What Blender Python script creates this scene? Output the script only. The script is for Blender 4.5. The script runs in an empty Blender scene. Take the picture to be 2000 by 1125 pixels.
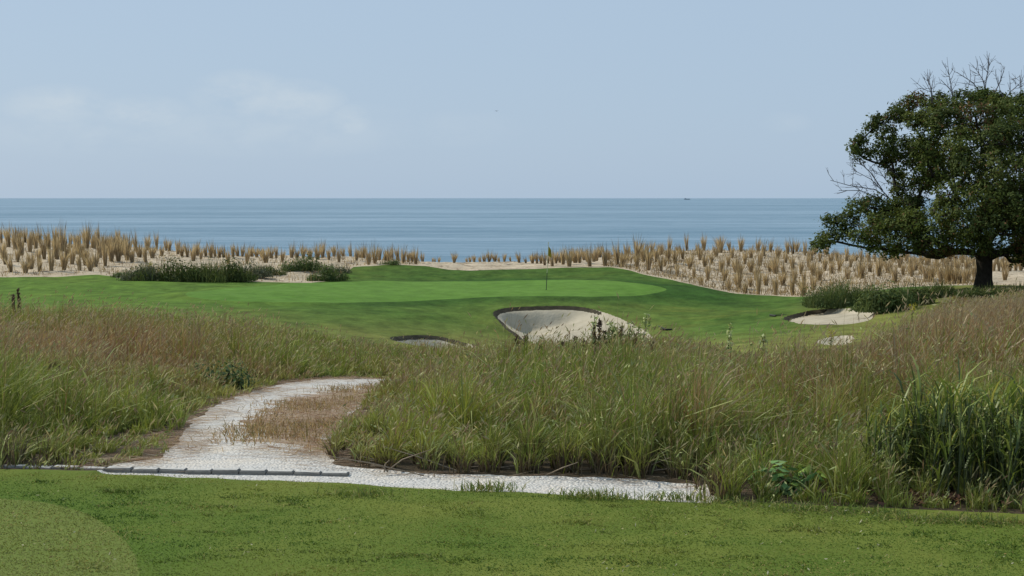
import bpy, math
import numpy as np
from mathutils import Vector

# ------------------------------------------------------------------ camera, sky, sun, exposure
SC = bpy.context.scene
COL = SC.collection
FPX = 3000.0                       # focal length in photo pixels (photo 2000 x 1125)
EYE = 1.75                         # eye above the tee lawn (lawn = 0)
PITCH = math.atan((562.5 - 387.0) / FPX)
cam_d = bpy.data.cameras.new("camera")
cam_d.sensor_width = 36.0
cam_d.lens = 36.0 * FPX / 2000.0
cam_d.clip_start = 0.1
cam_d.clip_end = 200000.0
cam = bpy.data.objects.new("camera", cam_d)
COL.objects.link(cam)
cam.location = (0, 0, EYE)
cam.rotation_euler = (math.pi / 2 - PITCH, 0, 0)
SC.camera = cam

SUN_AZ = math.radians(-62.0)       # from +Y, negative = to the left
SUN_EL = math.radians(37.0)
sun_d = bpy.data.lights.new("sun", 'SUN')
sun_d.energy = 3.9
sun_d.angle = math.radians(0.6)
sun_d.color = (1.0, 0.94, 0.83)
sun = bpy.data.objects.new("sun", sun_d)
COL.objects.link(sun)
sdir = Vector((math.sin(SUN_AZ) * math.cos(SUN_EL), math.cos(SUN_AZ) * math.cos(SUN_EL), math.sin(SUN_EL)))
sun.rotation_euler = sdir.to_track_quat('Z', 'Y').to_euler()

SC.view_settings.view_transform = 'Standard'
SC.view_settings.look = 'None'
SC.view_settings.exposure = 0.0
SC.view_settings.gamma = 1.0
SC.cycles.max_bounces = 6
SC.cycles.diffuse_bounces = 3
SC.cycles.glossy_bounces = 2
SC.cycles.transmission_bounces = 2
SC.cycles.use_adaptive_sampling = True


def lin(r, g, b):
    def f(c):
        c = c / 255.0
        return c / 12.92 if c <= 0.04045 else ((c + 0.055) / 1.055) ** 2.4
    return (f(r), f(g), f(b), 1.0)


class NT:
    """tiny helper round a node tree"""
    def __init__(self, tree):
        self.t = tree
        self.n = tree.nodes
        self.l = tree.links

    def node(self, typ, **kw):
        nd = self.n.new(typ)
        ins = kw.pop('ins', {})
        for k, v in kw.items():
            setattr(nd, k, v)
        for k, v in ins.items():
            if hasattr(v, 'is_output') or isinstance(v, bpy.types.NodeSocket):
                self.l.new(v, nd.inputs[k])
            else:
                nd.inputs[k].default_value = v
        return nd

    def math(self, op, a, b=0.0, c=None, clamp=False):
        nd = self.n.new('ShaderNodeMath')
        nd.operation = op
        nd.use_clamp = clamp
        for i, v in enumerate((a, b, c)):
            if v is None:
                continue
            if isinstance(v, bpy.types.NodeSocket):
                self.l.new(v, nd.inputs[i])
            else:
                nd.inputs[i].default_value = v
        return nd.outputs[0]

    def mix(self, fac, a, b, blend='MIX'):
        nd = self.n.new('ShaderNodeMix')
        nd.data_type = 'RGBA'
        nd.blend_type = blend
        nd.clamp_factor = True
        for s, v in ((nd.inputs[0], fac), (nd.inputs[6], a), (nd.inputs[7], b)):
            if isinstance(v, bpy.types.NodeSocket):
                self.l.new(v, s)
            else:
                s.default_value = v
        return nd.outputs[2]

    def ramp(self, fac, stops):
        nd = self.n.new('ShaderNodeValToRGB')
        el = nd.color_ramp.elements
        while len(el) < len(stops):
            el.new(0.5)
        for e, (p, c) in zip(el, stops):
            e.position = p
            e.color = c if len(c) == 4 else (*c, 1.0)
        self.l.new(fac, nd.inputs[0])
        return nd.outputs[0]

    def noise(self, vec, scale, detail=3.0, rough=0.55, out=0):
        nd = self.n.new('ShaderNodeTexNoise')
        nd.inputs['Scale'].default_value = scale
        nd.inputs['Detail'].default_value = detail
        nd.inputs['Roughness'].default_value = rough
        if vec is not None:
            self.l.new(vec, nd.inputs['Vector'])
        return nd.outputs[out]

    def mapping(self, vec, scale=(1, 1, 1), loc=(0, 0, 0)):
        nd = self.n.new('ShaderNodeMapping')
        nd.inputs['Scale'].default_value = scale
        nd.inputs['Location'].default_value = loc
        self.l.new(vec, nd.inputs['Vector'])
        return nd.outputs[0]


# sky: physical sky washed by thin high haze, with a few faint cumulus low over the sea
world = bpy.data.worlds.new("World")
SC.world = world
world.use_nodes = True
W = NT(world.node_tree)
W.n.clear()
sky = W.node('ShaderNodeTexSky', sky_type='NISHITA')
sky.sun_disc = False
sky.sun_elevation = SUN_EL
sky.sun_rotation = SUN_AZ
sky.altitude = 0.0
sky.air_density = 1.0
sky.dust_density = 1.2
sky.ozone_density = 2.0
tc = W.node('ShaderNodeTexCoord')
dirv = tc.outputs['Generated']
sep = W.node('ShaderNodeSeparateXYZ', ins={0: dirv})
SKY_STR = 0.09
HAZE = (0.437 / SKY_STR, 0.568 / SKY_STR, 0.727 / SKY_STR, 1.0)
skycol = W.mix(0.86, sky.outputs[0], HAZE)
cl_noise = W.noise(W.mapping(dirv, (26, 26, 52)), 1.0, 5.0, 0.6)
mask = None
for (cx, cz, sx, sz) in ((-0.292, 0.060, 0.030, 0.010), (-0.243, 0.055, 0.028, 0.009), (-0.175, 0.0665, 0.026, 0.012),
                         (-0.140, 0.062, 0.024, 0.011), (-0.105, 0.050, 0.012, 0.008), (-0.035, 0.045, 0.030, 0.009),
                         (0.178, 0.049, 0.012, 0.005), (-0.16, 0.045, 0.08, 0.014), (-0.27, 0.042, 0.06, 0.012)):
    nx = W.math('DIVIDE', W.math('SUBTRACT', W.math('DIVIDE', sep.outputs[0], sep.outputs[1]), cx), sx)
    nz = W.math('DIVIDE', W.math('SUBTRACT', W.math('DIVIDE', sep.outputs[2], sep.outputs[1]), cz), sz)
    d2 = W.math('ADD', W.math('MULTIPLY', nx, nx), W.math('MULTIPLY', nz, nz))
    g = W.math('SUBTRACT', 1.0, W.math('MULTIPLY', d2, 0.45), clamp=True)
    amp = 0.25 if cx > -0.05 else (1.0 if sz < 0.0119 or cx == -0.175 else 0.5)
    g = W.math('MULTIPLY', g, amp)
    mask = g if mask is None else W.math('MAXIMUM', mask, g)
cl = W.math('MULTIPLY', mask, W.math('MULTIPLY', W.math('SUBTRACT', cl_noise, 0.32), 3.4, clamp=True), clamp=True)
cl = W.math('MULTIPLY', cl, W.math('GREATER_THAN', sep.outputs[1], 0.05))
cl = W.math('MULTIPLY', cl, 0.75)
skycol = W.mix(cl, skycol, (0.56 / SKY_STR, 0.65 / SKY_STR, 0.73 / SKY_STR, 1.0))
bg = W.node('ShaderNodeBackground', ins={'Color': skycol, 'Strength': SKY_STR})
W.node('ShaderNodeOutputWorld', ins={'Surface': bg.outputs[0]})

# ------------------------------------------------------------------ object helpers


def tag(o, label=None, cat=None, group=None, kind=None):
    if label:
        o['label'] = label
    if cat:
        o['category'] = cat
    if group:
        o['group'] = group
    if kind:
        o['kind'] = kind
    return o


def empty(name, loc, rz=0.0):
    o = bpy.data.objects.new(name, None)
    o.empty_display_size = 0.2
    o.location = loc
    o.rotation_euler = (0, 0, rz)
    COL.objects.link(o)
    return o


def mesh_obj(name, verts, faces, mat, parent=None, smooth=True, color=None, loc=None):
    """faces: list of (n,k) int arrays (or a list of index lists); one mesh object"""
    me = bpy.data.meshes.new(name)
    verts = np.asarray(verts, dtype=np.float32).reshape(-1, 3)
    flat, tot = [], []
    for f in faces:
        f = np.asarray(f, dtype=np.int32)
        if f.ndim == 1:
            f = f[None, :]
        if len(f) == 0:
            continue
        flat.append(f.ravel())
        tot.append(np.full(len(f), f.shape[1], dtype=np.int32))
    flat = np.concatenate(flat)
    tot = np.concatenate(tot)
    start = np.concatenate(([0], np.cumsum(tot)[:-1])).astype(np.int32)
    me.vertices.add(len(verts))
    me.vertices.foreach_set('co', verts.ravel())
    me.loops.add(len(flat))
    me.loops.foreach_set('vertex_index', flat)
    me.polygons.add(len(tot))
    me.polygons.foreach_set('loop_start', start)
    me.polygons.foreach_set('loop_total', tot)
    me.polygons.foreach_set('use_smooth', np.full(len(tot), bool(smooth)))
    if color is not None:
        at = me.attributes.new('tint', 'FLOAT_COLOR', 'POINT')
        c = np.ones((len(verts), 4), dtype=np.float32)
        c[:, :3] = color
        at.data.foreach_set('color', c.ravel())
    me.update(calc_edges=True)
    me.validate()
    if mat:
        me.materials.append(mat)
    o = bpy.data.objects.new(name, me)
    COL.objects.link(o)
    if parent is not None:
        o.parent = parent
    if loc is not None:
        o.location = loc
    return o


# ------------------------------------------------------------------ numpy noise
_perm = np.random.default_rng(5).random((256, 256))


def vnoise(x, y, s=1.0, seed=0):
    x = np.asarray(x) * s + seed * 17.31
    y = np.asarray(y) * s + seed * 9.77
    ix = np.floor(x).astype(int)
    iy = np.floor(y).astype(int)
    fx = x - ix
    fy = y - iy
    fx = fx * fx * (3 - 2 * fx)
    fy = fy * fy * (3 - 2 * fy)
    a = _perm[ix % 256, iy % 256]
    b = _perm[(ix + 1) % 256, iy % 256]
    c = _perm[ix % 256, (iy + 1) % 256]
    d = _perm[(ix + 1) % 256, (iy + 1) % 256]
    return (a * (1 - fx) + b * fx) * (1 - fy) + (c * (1 - fx) + d * fx) * fy


def fnoise(x, y, s=1.0, seed=0, octv=3):
    v, a, t = 0, 1.0, 0
    for k in range(octv):
        v = v + a * vnoise(x, y, s * 2 ** k, seed + k * 3)
        t += a
        a *= 0.5
    return v / t


def sstep(a, b, x):
    t = np.clip((np.asarray(x) - a) / (b - a), 0, 1)
    return t * t * (3 - 2 * t)


# ------------------------------------------------------------------ pixel <-> place
CP, SP = math.cos(PITCH), math.sin(PITCH)


def at(px, row, Y):
    """point at forward distance Y seen at photo pixel (px,row)"""
    rx = (np.asarray(px, float) - 1000.0) / FPX
    uy = (562.5 - np.asarray(row, float)) / FPX
    dy = CP + uy * SP
    dz = -SP + uy * CP
    return rx / dy * Y, np.asarray(Y, float) + 0 * rx, EYE + dz / dy * Y


def row_slope(row):
    uy = (562.5 - np.asarray(row, float)) / FPX
    return (-SP + uy * CP) / (CP + uy * SP)


def row_of(Y, z):
    a = np.arctan2(EYE - z, Y) - PITCH
    return 562.5 + FPX * np.tan(a)


def zrow(Y, row):
    return EYE + row_slope(row) * Y


# ------------------------------------------------------------------ terrain height field
def R(*pairs):
    return [(Y, float(zrow(Y, r))) for Y, r in pairs]


near = [(1, 0.0), (5, 0.0), (10.2, 0.0)]
COLS = {
    -700: near + [(13, -.10), (18, -.35), (25, -.72), (31, -.95), (38, -1.5), (46, -1.95)] + R((55, 595), (65, 570), (75, 543), (85, 500), (95, 465), (101, 452)),
    0: near + [(13, -.12), (18, -.42), (25, -.80), (31, -1.03), (38, -1.6), (46, -2.0)] + R((55, 597), (65, 570), (75, 541), (85, 502), (95, 474), (101, 464)),
    200: near + [(13, -.14), (18, -.45), (25, -.80), (31, -1.06), (38, -1.65), (46, -2.1)] + R((54, 603), (64, 572), (74.5, 537), (84, 506), (94, 483), (99, 476)),
    450: near + [(13, -.15), (16, -.33), (20, -.60), (25, -.92), (31, -1.25), (38, -1.8), (46, -2.25)] + R((53, 612), (63, 578), (73, 553), (82, 522), (90, 502), (94, 500)),
    650: near + [(13, -.15), (16, -.36), (20, -.64), (25, -1.10), (31, -1.6), (38, -2.15)] + R((46, 662), (54, 622), (64, 580), (74, 550), (80, 520), (88, 500), (91, 499)),
    850: near + [(13, -.18), (16, -.42), (20, -.76), (26, -1.32), (35, -2.15), (44, -2.8)] + R((52, 662), (57, 630), (62, 602), (66, 582), (76, 548), (80, 531), (83, 520), (87, 514.5), (92, 515)),
    1000: near + [(13, -.2), (16, -.45), (20, -.8), (26, -1.32), (35, -2.15), (45, -2.95), (52, -3.42)] + R((57, 666), (62.3, 598), (65, 579), (70, 564), (77, 548), (82, 526), (87, 515.5), (92, 515)),
    1150: near + [(13, -.2), (16, -.45), (20, -.8), (26, -1.32), (35, -2.1), (45, -2.9), (52, -3.40)] + R((57, 664), (62, 605), (65, 583), (70, 562), (76, 545), (82, 522), (90, 505), (94, 504)),
    1300: near + [(13, -.16), (16, -.36), (20, -.72), (26, -1.3), (35, -2.05), (44, -2.7)] + R((52, 668), (57, 642), (62, 612), (67, 585), (71, 563), (75, 546), (82, 520), (92, 494), (97, 492)),
    1500: near + [(13, -.10), (16, -.25), (20, -.55), (26, -1.15), (35, -1.85), (42, -2.2)] + R((48, 650), (57, 618), (64, 597), (71, 580), (79, 543), (88, 507), (94, 491), (98, 490)),
    1700: near + [(13, -.04), (16, -.14), (20, -.38), (26, -.95), (32, -1.45), (38, -1.8)] + R((44, 655), (48, 637), (53, 601), (57, 592), (66, 566), (76, 540), (88, 511), (96, 501)),
    1920: near + [(13, -.02), (16, -.10), (20, -.30), (26, -.62), (32, -.98), (40, -1.35), (48, -1.55)] + R((56, 565), (60, 557), (66, 553), (74, 541), (84, 524), (96, 508)),
    2700: near + [(13, 0), (16, -.05), (20, -.25), (26, -.55), (32, -.9), (40, -1.25), (48, -1.45)] + R((56, 563), (60, 556), (66, 553), (74, 541), (84, 524), (96, 508)),
}
TY = np.arange(1.0, 150.01, 0.25)
TP = np.arange(-740, 2741, 10.0)
_tab = []
for px in sorted(COLS):
    pts = list(COLS[px])
    Yl, zl = pts[-1]
    pts += [(Yl + 5, zl - 0.5), (Yl + 12, zl - 2.4), (125, -6.0), (150, -9.0)]
    pts = sorted(pts)
    _tab.append(np.interp(TY, [p[0] for p in pts], [p[1] for p in pts]))
_tab = np.array(_tab)
_px = np.array(sorted(COLS), float)
_full = np.empty((len(TP), len(TY)))
for j in range(len(TY)):
    _full[:, j] = np.interp(TP, _px, _tab[:, j])


def gsmooth(a, sigma, axis):
    n = int(math.ceil(sigma * 3))
    k = np.exp(-0.5 * (np.arange(-n, n + 1) / sigma) ** 2)
    k /= k.sum()
    pad = [(0, 0), (0, 0)]
    pad[axis] = (n, n)
    b = np.pad(a, pad, mode='edge')
    return np.apply_along_axis(lambda v: np.convolve(v, k, mode='valid'), axis, b)


_full = gsmooth(_full, 5.0, 0)
_full = gsmooth(_full, 3.6, 1)


def base_h(u, Y):
    """smooth ground height at lateral slope u=X/Y and distance Y"""
    p = (np.clip(u, -0.579, 0.579) * FPX + 1000.0 - TP[0]) / 10.0
    q = (np.clip(Y, TY[0], TY[-1]) - TY[0]) / 0.25
    p = np.clip(p, 0, len(TP) - 1.001)
    q = np.clip(q, 0, len(TY) - 1.001)
    i = p.astype(int) if hasattr(p, 'astype') else int(p)
    j = q.astype(int) if hasattr(q, 'astype') else int(q)
    fp, fq = p - i, q - j
    return (_full[i, j] * (1 - fp) + _full[i + 1, j] * fp) * (1 - fq) + (_full[i, j + 1] * (1 - fp) + _full[i + 1, j + 1] * fp) * fq


def cast(px, row, y0=6.0, y1=108.0):
    """first ground point from distance y0 on that shows at or above the photo row; else the crest"""
    u = (px - 1000.0) / FPX
    Ys = np.arange(y0, y1, 0.05)
    z = base_h(np.full_like(Ys, u), Ys)
    rr = row_of(Ys, z)
    hit = np.nonzero(rr <= row)[0]
    k = hit[0] if len(hit) else int(np.argmin(rr))
    return u * Ys[k], Ys[k], z[k]


def chaikin(p, n=2, closed=True):
    p = np.asarray(p, float)
    for _ in range(n):
        q = np.roll(p, -1, axis=0)
        p = np.stack([0.75 * p + 0.25 * q, 0.25 * p + 0.75 * q], 1).reshape(-1, 2)
    return p


def sdf(poly, x, y):
    """signed distance to a closed polygon, positive inside"""
    d = np.full(x.shape, 1e9)
    inside = np.zeros(x.shape, bool)
    n = len(poly)
    for i in range(n):
        ax, ay = poly[i]
        bx, by = poly[(i + 1) % n]
        ex, ey = bx - ax, by - ay
        L = ex * ex + ey * ey + 1e-12
        t = np.clip(((x - ax) * ex + (y - ay) * ey) / L, 0, 1)
        d = np.minimum(d, (x - ax - t * ex) ** 2 + (y - ay - t * ey) ** 2)
        c = ((ay > y) != (by > y))
        with np.errstate(divide='ignore', invalid='ignore'):
            xi = ex * (y - ay) / (ey if ey != 0 else 1e-12) + ax
        inside ^= c & (x < xi)
    d = np.sqrt(d)
    return np.where(inside, d, -d)


def ground_poly(pix, y0, y1=108, n=2):
    return chaikin([cast(px, r, y0, y1)[:2] for px, r in pix], n)


def flat_pt(px, row):
    """pixel on the flat tee level"""
    Y = -EYE / float(row_slope(row))
    return (px - 1000.0) / FPX * Y, Y


# edge of the tee lawn, as distance over u
_e = [(-700, 905), (0, 917), (290, 923), (350, 929), (500, 937), (650, 941), (800, 951), (1000, 961), (1150, 969), (1300, 976), (1500, 985), (1800, 998), (2000, 1008), (2700, 1040)]
_eu = np.array([(p - 1000) / FPX for p, _ in _e])
_eY = np.array([flat_pt(p, r)[1] for p, r in _e])


def edge_Y(u):
    return np.interp(u, _eu, _eY)


# edge between mown grass and dune sand
_d = [(-700, 545), (0, 541), (100, 540), (190, 536), (250, 545), (350, 552), (480, 553), (600, 552), (655, 545), (690, 521), (760, 518), (830, 521), (880, 527), (930, 529),
      (1000, 527.5), (1070, 524), (1130, 522), (1190, 522), (1230, 529), (1280, 541), (1330, 553), (1370, 563), (1430, 575), (1500, 580), (1560, 581), (1600, 578), (1660, 572), (1760, 562),
      (1850, 558), (1920, 556), (2000, 556), (2700, 556)]
_du = np.array([(p - 1000) / FPX for p, _ in _d])
_dY = np.array([cast(p, r, 58, 90)[1] for p, r in _d])


def dune_Y(u):
    return np.interp(u, _du, _dY)


# edge between the tall rough and the mown fairway
_f = [(-700, 42), (0, 42), (450, 42), (650, 41), (850, 44), (1000, 50), (1250, 50), (1400, 38), (1500, 35.5), (1640, 35.5), (1720, 37.5), (1780, 43), (1850, 51), (1920, 57), (2000, 60), (2700, 62)]
_fu = np.array([(p - 1000) / FPX for p, _ in _f])
_fY = np.array([y for _, y in _f], float)


def rough_Y(u):
    return np.interp(u, _fu, _fY)


PATH = chaikin([flat_pt(175, 917)] + [cast(px, r, 9.0, 30)[:2] for px, r in
               [(250, 905), (330, 886), (345, 856), (372, 818), (430, 786), (500, 764), (545, 750), (620, 741), (770, 739), (980, 737),
                (980, 744), (780, 749), (735, 768), (700, 795), (655, 840), (635, 868), (625, 890), (650, 908)]] +
               [flat_pt(760, 917), flat_pt(900, 921), flat_pt(1100, 928), flat_pt(1300, 938), flat_pt(1385, 944), flat_pt(1415, 956), flat_pt(1400, 1010), flat_pt(1300, 1000), flat_pt(1000, 980), flat_pt(650, 960), flat_pt(350, 950), flat_pt(160, 935)], 2)
GREEN = ground_poly([(330, 580), (480, 564), (620, 553), (800, 548.5), (1000, 547), (1120, 548), (1240, 556), (1300, 567), (1305, 573), (1230, 582), (1120, 581), (1000, 579), (900, 581),
                     (760, 590), (620, 594), (440, 590)], 56, 82)
ISLAND = ground_poly([(462, 838), (470, 822), (505, 800), (545, 784), (600, 773), (665, 765), (730, 757), (790, 752), (760, 775), (705, 812), (672, 850), (650, 878), (600, 872), (540, 862), (490, 853)], 9, 30)
BUNK_MAIN = ground_poly([(958, 610), (975, 600), (1010, 596.5), (1080, 596), (1140, 598), (1180, 609), (1225, 628), (1265, 648), (1280, 664), (1270, 674), (1200, 684), (1080, 684), (1010, 660), (985, 640)], 52, 66)
BUNK_RIGHT = ground_poly([(1524, 622), (1545, 613), (1590, 603), (1640, 600), (1690, 600), (1710, 606), (1712, 620), (1690, 630), (1630, 636), (1570, 634)], 42, 60)
BUNK_LOW = ground_poly([(755, 658), (790, 654), (850, 656), (905, 667), (940, 678), (925, 686), (840, 680), (775, 668)], 40, 60)
BUNK_SLIVER = ground_poly([(1590, 670), (1610, 660), (1650, 654), (1672, 656), (1668, 670), (1640, 676)], 34, 50)
TEEPAD = chaikin([flat_pt(p, r) for p, r in [(-900, 975), (-200, 975), (20, 981), (110, 994), (180, 1020), (235, 1060), (258, 1100), (262, 1150), (240, 1400), (-900, 1400)]], 2)

# ------------------------------------------------------------------ materials
MATS = {}


def new_mat(name):
    m = bpy.data.materials.new(name)
    m.use_nodes = True
    t = NT(m.node_tree)
    t.n.clear()
    out = t.n.new('ShaderNodeOutputMaterial')
    return m, t, out


def principled(t, out, color, rough=0.9, spec=0.2, bump=None, bump_d=0.01, bump_s=1.0):
    p = t.n.new('ShaderNodeBsdfPrincipled')
    if isinstance(color, bpy.types.NodeSocket):
        t.l.new(color, p.inputs['Base Color'])
    else:
        p.inputs['Base Color'].default_value = color
    if isinstance(rough, bpy.types.NodeSocket):
        t.l.new(rough, p.inputs['Roughness'])
    else:
        p.inputs['Roughness'].default_value = rough
    p.inputs['Specular IOR Level'].default_value = spec
    if bump is not None:
        b = t.n.new('ShaderNodeBump')
        b.inputs['Strength'].default_value = bump_s
        b.inputs['Distance'].default_value = bump_d
        t.l.new(bump, b.inputs['Height'])
        t.l.new(b.outputs[0], p.inputs['Normal'])
    t.l.new(p.outputs[0], out.inputs[0])
    return p


def turf_mat(name, c0, c1, c2, s_big, s_fine, bump_d, dry=None):
    m, t, out = new_mat(name)
    co = t.node('ShaderNodeTexCoord').outputs['Object']
    big = t.noise(co, s_big, 4, 0.6)
    fine = t.noise(co, s_fine, 3, 0.7)
    col = t.mix(t.math('MULTIPLY', t.math('SUBTRACT', big, 0.33), 3.0, clamp=True), c0, c1)
    col = t.mix(t.math('MULTIPLY', t.math('SUBTRACT', fine, 0.42), 3.5, clamp=True), col, c2)
    if dry:
        d = t.noise(co, s_big * 0.6, 5, 0.65)
        col = t.mix(t.math('MULTIPLY', t.math('SUBTRACT', d, 0.52), 5.0, clamp=True), col, dry)
    if name == "tee turf":
        at_ = t.n.new('ShaderNodeAttribute')
        at_.attribute_name = 'tint'
        s3 = t.node('ShaderNodeSeparateColor', ins={0: at_.outputs[0]})
        col = t.mix(t.math('MULTIPLY', s3.outputs[1], 0.55, clamp=True), col, (0.062, 0.122, 0.016, 1))
    if name == "fairway turf":
        at_ = t.n.new('ShaderNodeAttribute')
        at_.attribute_name = 'tint'
        s3 = t.node('ShaderNodeSeparateColor', ins={0: at_.outputs[0]})
        nz = t.math('ADD', 0.35, big)
        col = t.mix(t.math('MULTIPLY', t.math('MULTIPLY', s3.outputs[1], nz), 0.9, clamp=True), col, (0.036, 0.084, 0.015, 1))
        col = t.mix(t.math('MULTIPLY', t.math('MULTIPLY', s3.outputs[2], nz), 0.75, clamp=True), col, (0.098, 0.172, 0.025, 1))
        nz2 = t.math('ADD', -0.15, t.math('MULTIPLY', t.noise(t.mapping(co, (0.7, 0.5, 1)), 0.5, 5, 0.7), 2.6))
        col = t.mix(t.math('MULTIPLY', s3.outputs[0], nz2, clamp=True), col, (0.150, 0.160, 0.040, 1))
    if s_fine < 10:
        mot = t.noise(t.mapping(co, (1.3, 0.8, 1), (2, 3, 0)), 0.9, 7, 0.72)
        mv = t.math('ADD', -0.15, t.math('MULTIPLY', mot, 2.3))
        cmb = t.node('ShaderNodeCombineColor', ins={0: mv, 1: mv, 2: mv})
        col = t.mix(1.0 if name == 'fairway turf' else 0.45, col, cmb.outputs[0], 'MULTIPLY')
    h = t.math('ADD', t.math('MULTIPLY', fine, 0.6), t.math('MULTIPLY', big, 0.8))
    principled(t, out, col, 0.9, 0.04, h, bump_d)
    return m


def sand_mat(name, c0, c1, s, bump_d, fleck=None, stretch=(1, 1, 1)):
    m, t, out = new_mat(name)
    co = t.node('ShaderNodeTexCoord').outputs['Object']
    co2 = t.mapping(co, stretch)
    a = t.noise(co2, s, 5, 0.62)
    b = t.noise(co, s * 9, 3, 0.7)
    col = t.mix(t.math('MULTIPLY', t.math('SUBTRACT', a, 0.3), 2.6, clamp=True), c0, c1)
    if fleck:
        f = t.noise(t.mapping(co, (1, 1.0, 1), (3, 7, 1)), s * 3.0, 4, 0.7)
        col = t.mix(t.math('MULTIPLY', t.math('SUBTRACT', f, 0.545), 11.0, clamp=True), col, fleck)
    h = t.math('ADD', t.math('MULTIPLY', a, 1.0), t.math('MULTIPLY', b, 0.18))
    principled(t, out, col, 0.95, 0.1, h, bump_d)
    return m


M_TEE = turf_mat("tee turf", (0.068, 0.120, 0.017, 1), (0.148, 0.172, 0.033, 1), (0.142, 0.168, 0.034, 1), 1.1, 60, 0.003)
M_PAD = turf_mat("tee pad turf", (0.115, 0.155, 0.032, 1), (0.140, 0.175, 0.042, 1), (0.150, 0.185, 0.046, 1), 1.1, 90, 0.003)
M_FAIR = turf_mat("fairway turf", (0.048, 0.098, 0.016, 1), (0.082, 0.138, 0.025, 1), (0.088, 0.142, 0.027, 1), 0.30, 2.5, 0.09, dry=(0.115, 0.140, 0.026, 1))
M_GREEN = turf_mat("putting turf", (0.086, 0.178, 0.026, 1), (0.108, 0.205, 0.036, 1), (0.114, 0.210, 0.040, 1), 0.22, 1.6, 0.03)
M_BUNK = sand_mat("bunker sand", (0.34, 0.30, 0.215, 1), (0.47, 0.415, 0.31, 1), 1.2, 0.07)
M_DUNE = sand_mat("dune sand", (0.35, 0.283, 0.192, 1), (0.57, 0.475, 0.345, 1), 0.6, 0.34, fleck=(0.19, 0.135, 0.085, 1), stretch=(0.8, 1.6, 1))
M_SOIL = sand_mat("rough soil", (0.045, 0.034, 0.020, 1), (0.085, 0.065, 0.040, 1), 2.0, 0.03)

M_DRY = sand_mat("dry litter", (0.20, 0.135, 0.085, 1), (0.46, 0.37, 0.28, 1), 3.0, 0.02, fleck=(0.15, 0.09, 0.055, 1), stretch=(0.5, 2.0, 1))
M_LIP = sand_mat("lip soil and shade", (0.035, 0.032, 0.020, 1), (0.075, 0.062, 0.040, 1), 3.0, 0.05)  # soil face with its shade painted into the colour

# crushed shell path
m, t, out = new_mat("crushed shell")
co = t.node('ShaderNodeTexCoord').outputs['Object']
vor = t.n.new('ShaderNodeTexVoronoi')
vor.inputs['Scale'].default_value = 55
vor.inputs['Randomness'].default_value = 1.0
t.l.new(co, vor.inputs['Vector'])
n1 = t.noise(co, 2.2, 5, 0.65)
n2 = t.noise(co, 30, 3, 0.6)
c = t.mix(t.math('MULTIPLY', t.math('SUBTRACT', vor.outputs['Distance'], 0.34), 1.8, clamp=True), (0.58, 0.56, 0.515, 1), (0.25, 0.235, 0.21, 1))
sepc = t.node('ShaderNodeSeparateColor', ins={0: vor.outputs['Color']})
c = t.mix(t.math('MULTIPLY', sepc.outputs[0], 0.5), c, (0.74, 0.715, 0.665, 1))
c = t.mix(t.math('MULTIPLY', t.math('SUBTRACT', n1, 0.5), 4.0, clamp=True), c, (0.66, 0.59, 0.49, 1))
principled(t, out, c, 0.9, 0.1, t.math('SUBTRACT', n2, vor.outputs['Distance']), 0.010)
M_SHELL = m


def leafy(name, trans=0.3, gloss=0.0, rough=0.5):
    m, t, out = new_mat(name)
    a = t.n.new('ShaderNodeAttribute')
    a.attribute_name = 'tint'
    d = t.n.new('ShaderNodeBsdfDiffuse')
    t.l.new(a.outputs[0], d.inputs[0])
    tr = t.n.new('ShaderNodeBsdfTranslucent')
    col = t.mix(1.0, a.outputs[0], (1.0, 1.0, 0.72, 1), 'MULTIPLY')
    t.l.new(col, tr.inputs[0])
    mx = t.n.new('ShaderNodeMixShader')
    mx.inputs[0].default_value = trans
    t.l.new(d.outputs[0], mx.inputs[1])
    t.l.new(tr.outputs[0], mx.inputs[2])
    last = mx
    if gloss:
        g = t.n.new('ShaderNodeBsdfGlossy')
        g.inputs['Roughness'].default_value = rough
        g.inputs['Color'].default_value = (1, 1, 1, 1)
        m2 = t.n.new('ShaderNodeMixShader')
        m2.inputs[0].default_value = gloss
        t.l.new(mx.outputs[0], m2.inputs[1])
        t.l.new(g.outputs[0], m2.inputs[2])
        last = m2
    t.l.new(last.outputs[0], out.inputs[0])
    return m


M_BLADE = leafy("grass blade", 0.28, 0.012, 0.5)
M_REED = leafy("reed blade", 0.35, 0.03, 0.5)
M_STRAW = leafy("dry blade", 0.45)
M_LEAF = leafy("tree leaf", 0.30, 0.008, 0.6)


def plain(name, col, rough=0.7, spec=0.3, n_scale=None, n_amt=0.4, bump=0.0):
    m, t, out = new_mat(name)
    if n_scale:
        co = t.node('ShaderNodeTexCoord').outputs['Object']
        n = t.noise(co, n_scale, 4, 0.65)
        dark = tuple(c * (1 - n_amt) for c in col[:3]) + (1,)
        c = t.mix(t.math('MULTIPLY', t.math('SUBTRACT', n, 0.3), 2.5, clamp=True), dark, col)
        principled(t, out, c, rough, spec, n if bump else None, bump or 0.01)
    else:
        principled(t, out, col, rough, spec)
    return m


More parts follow.
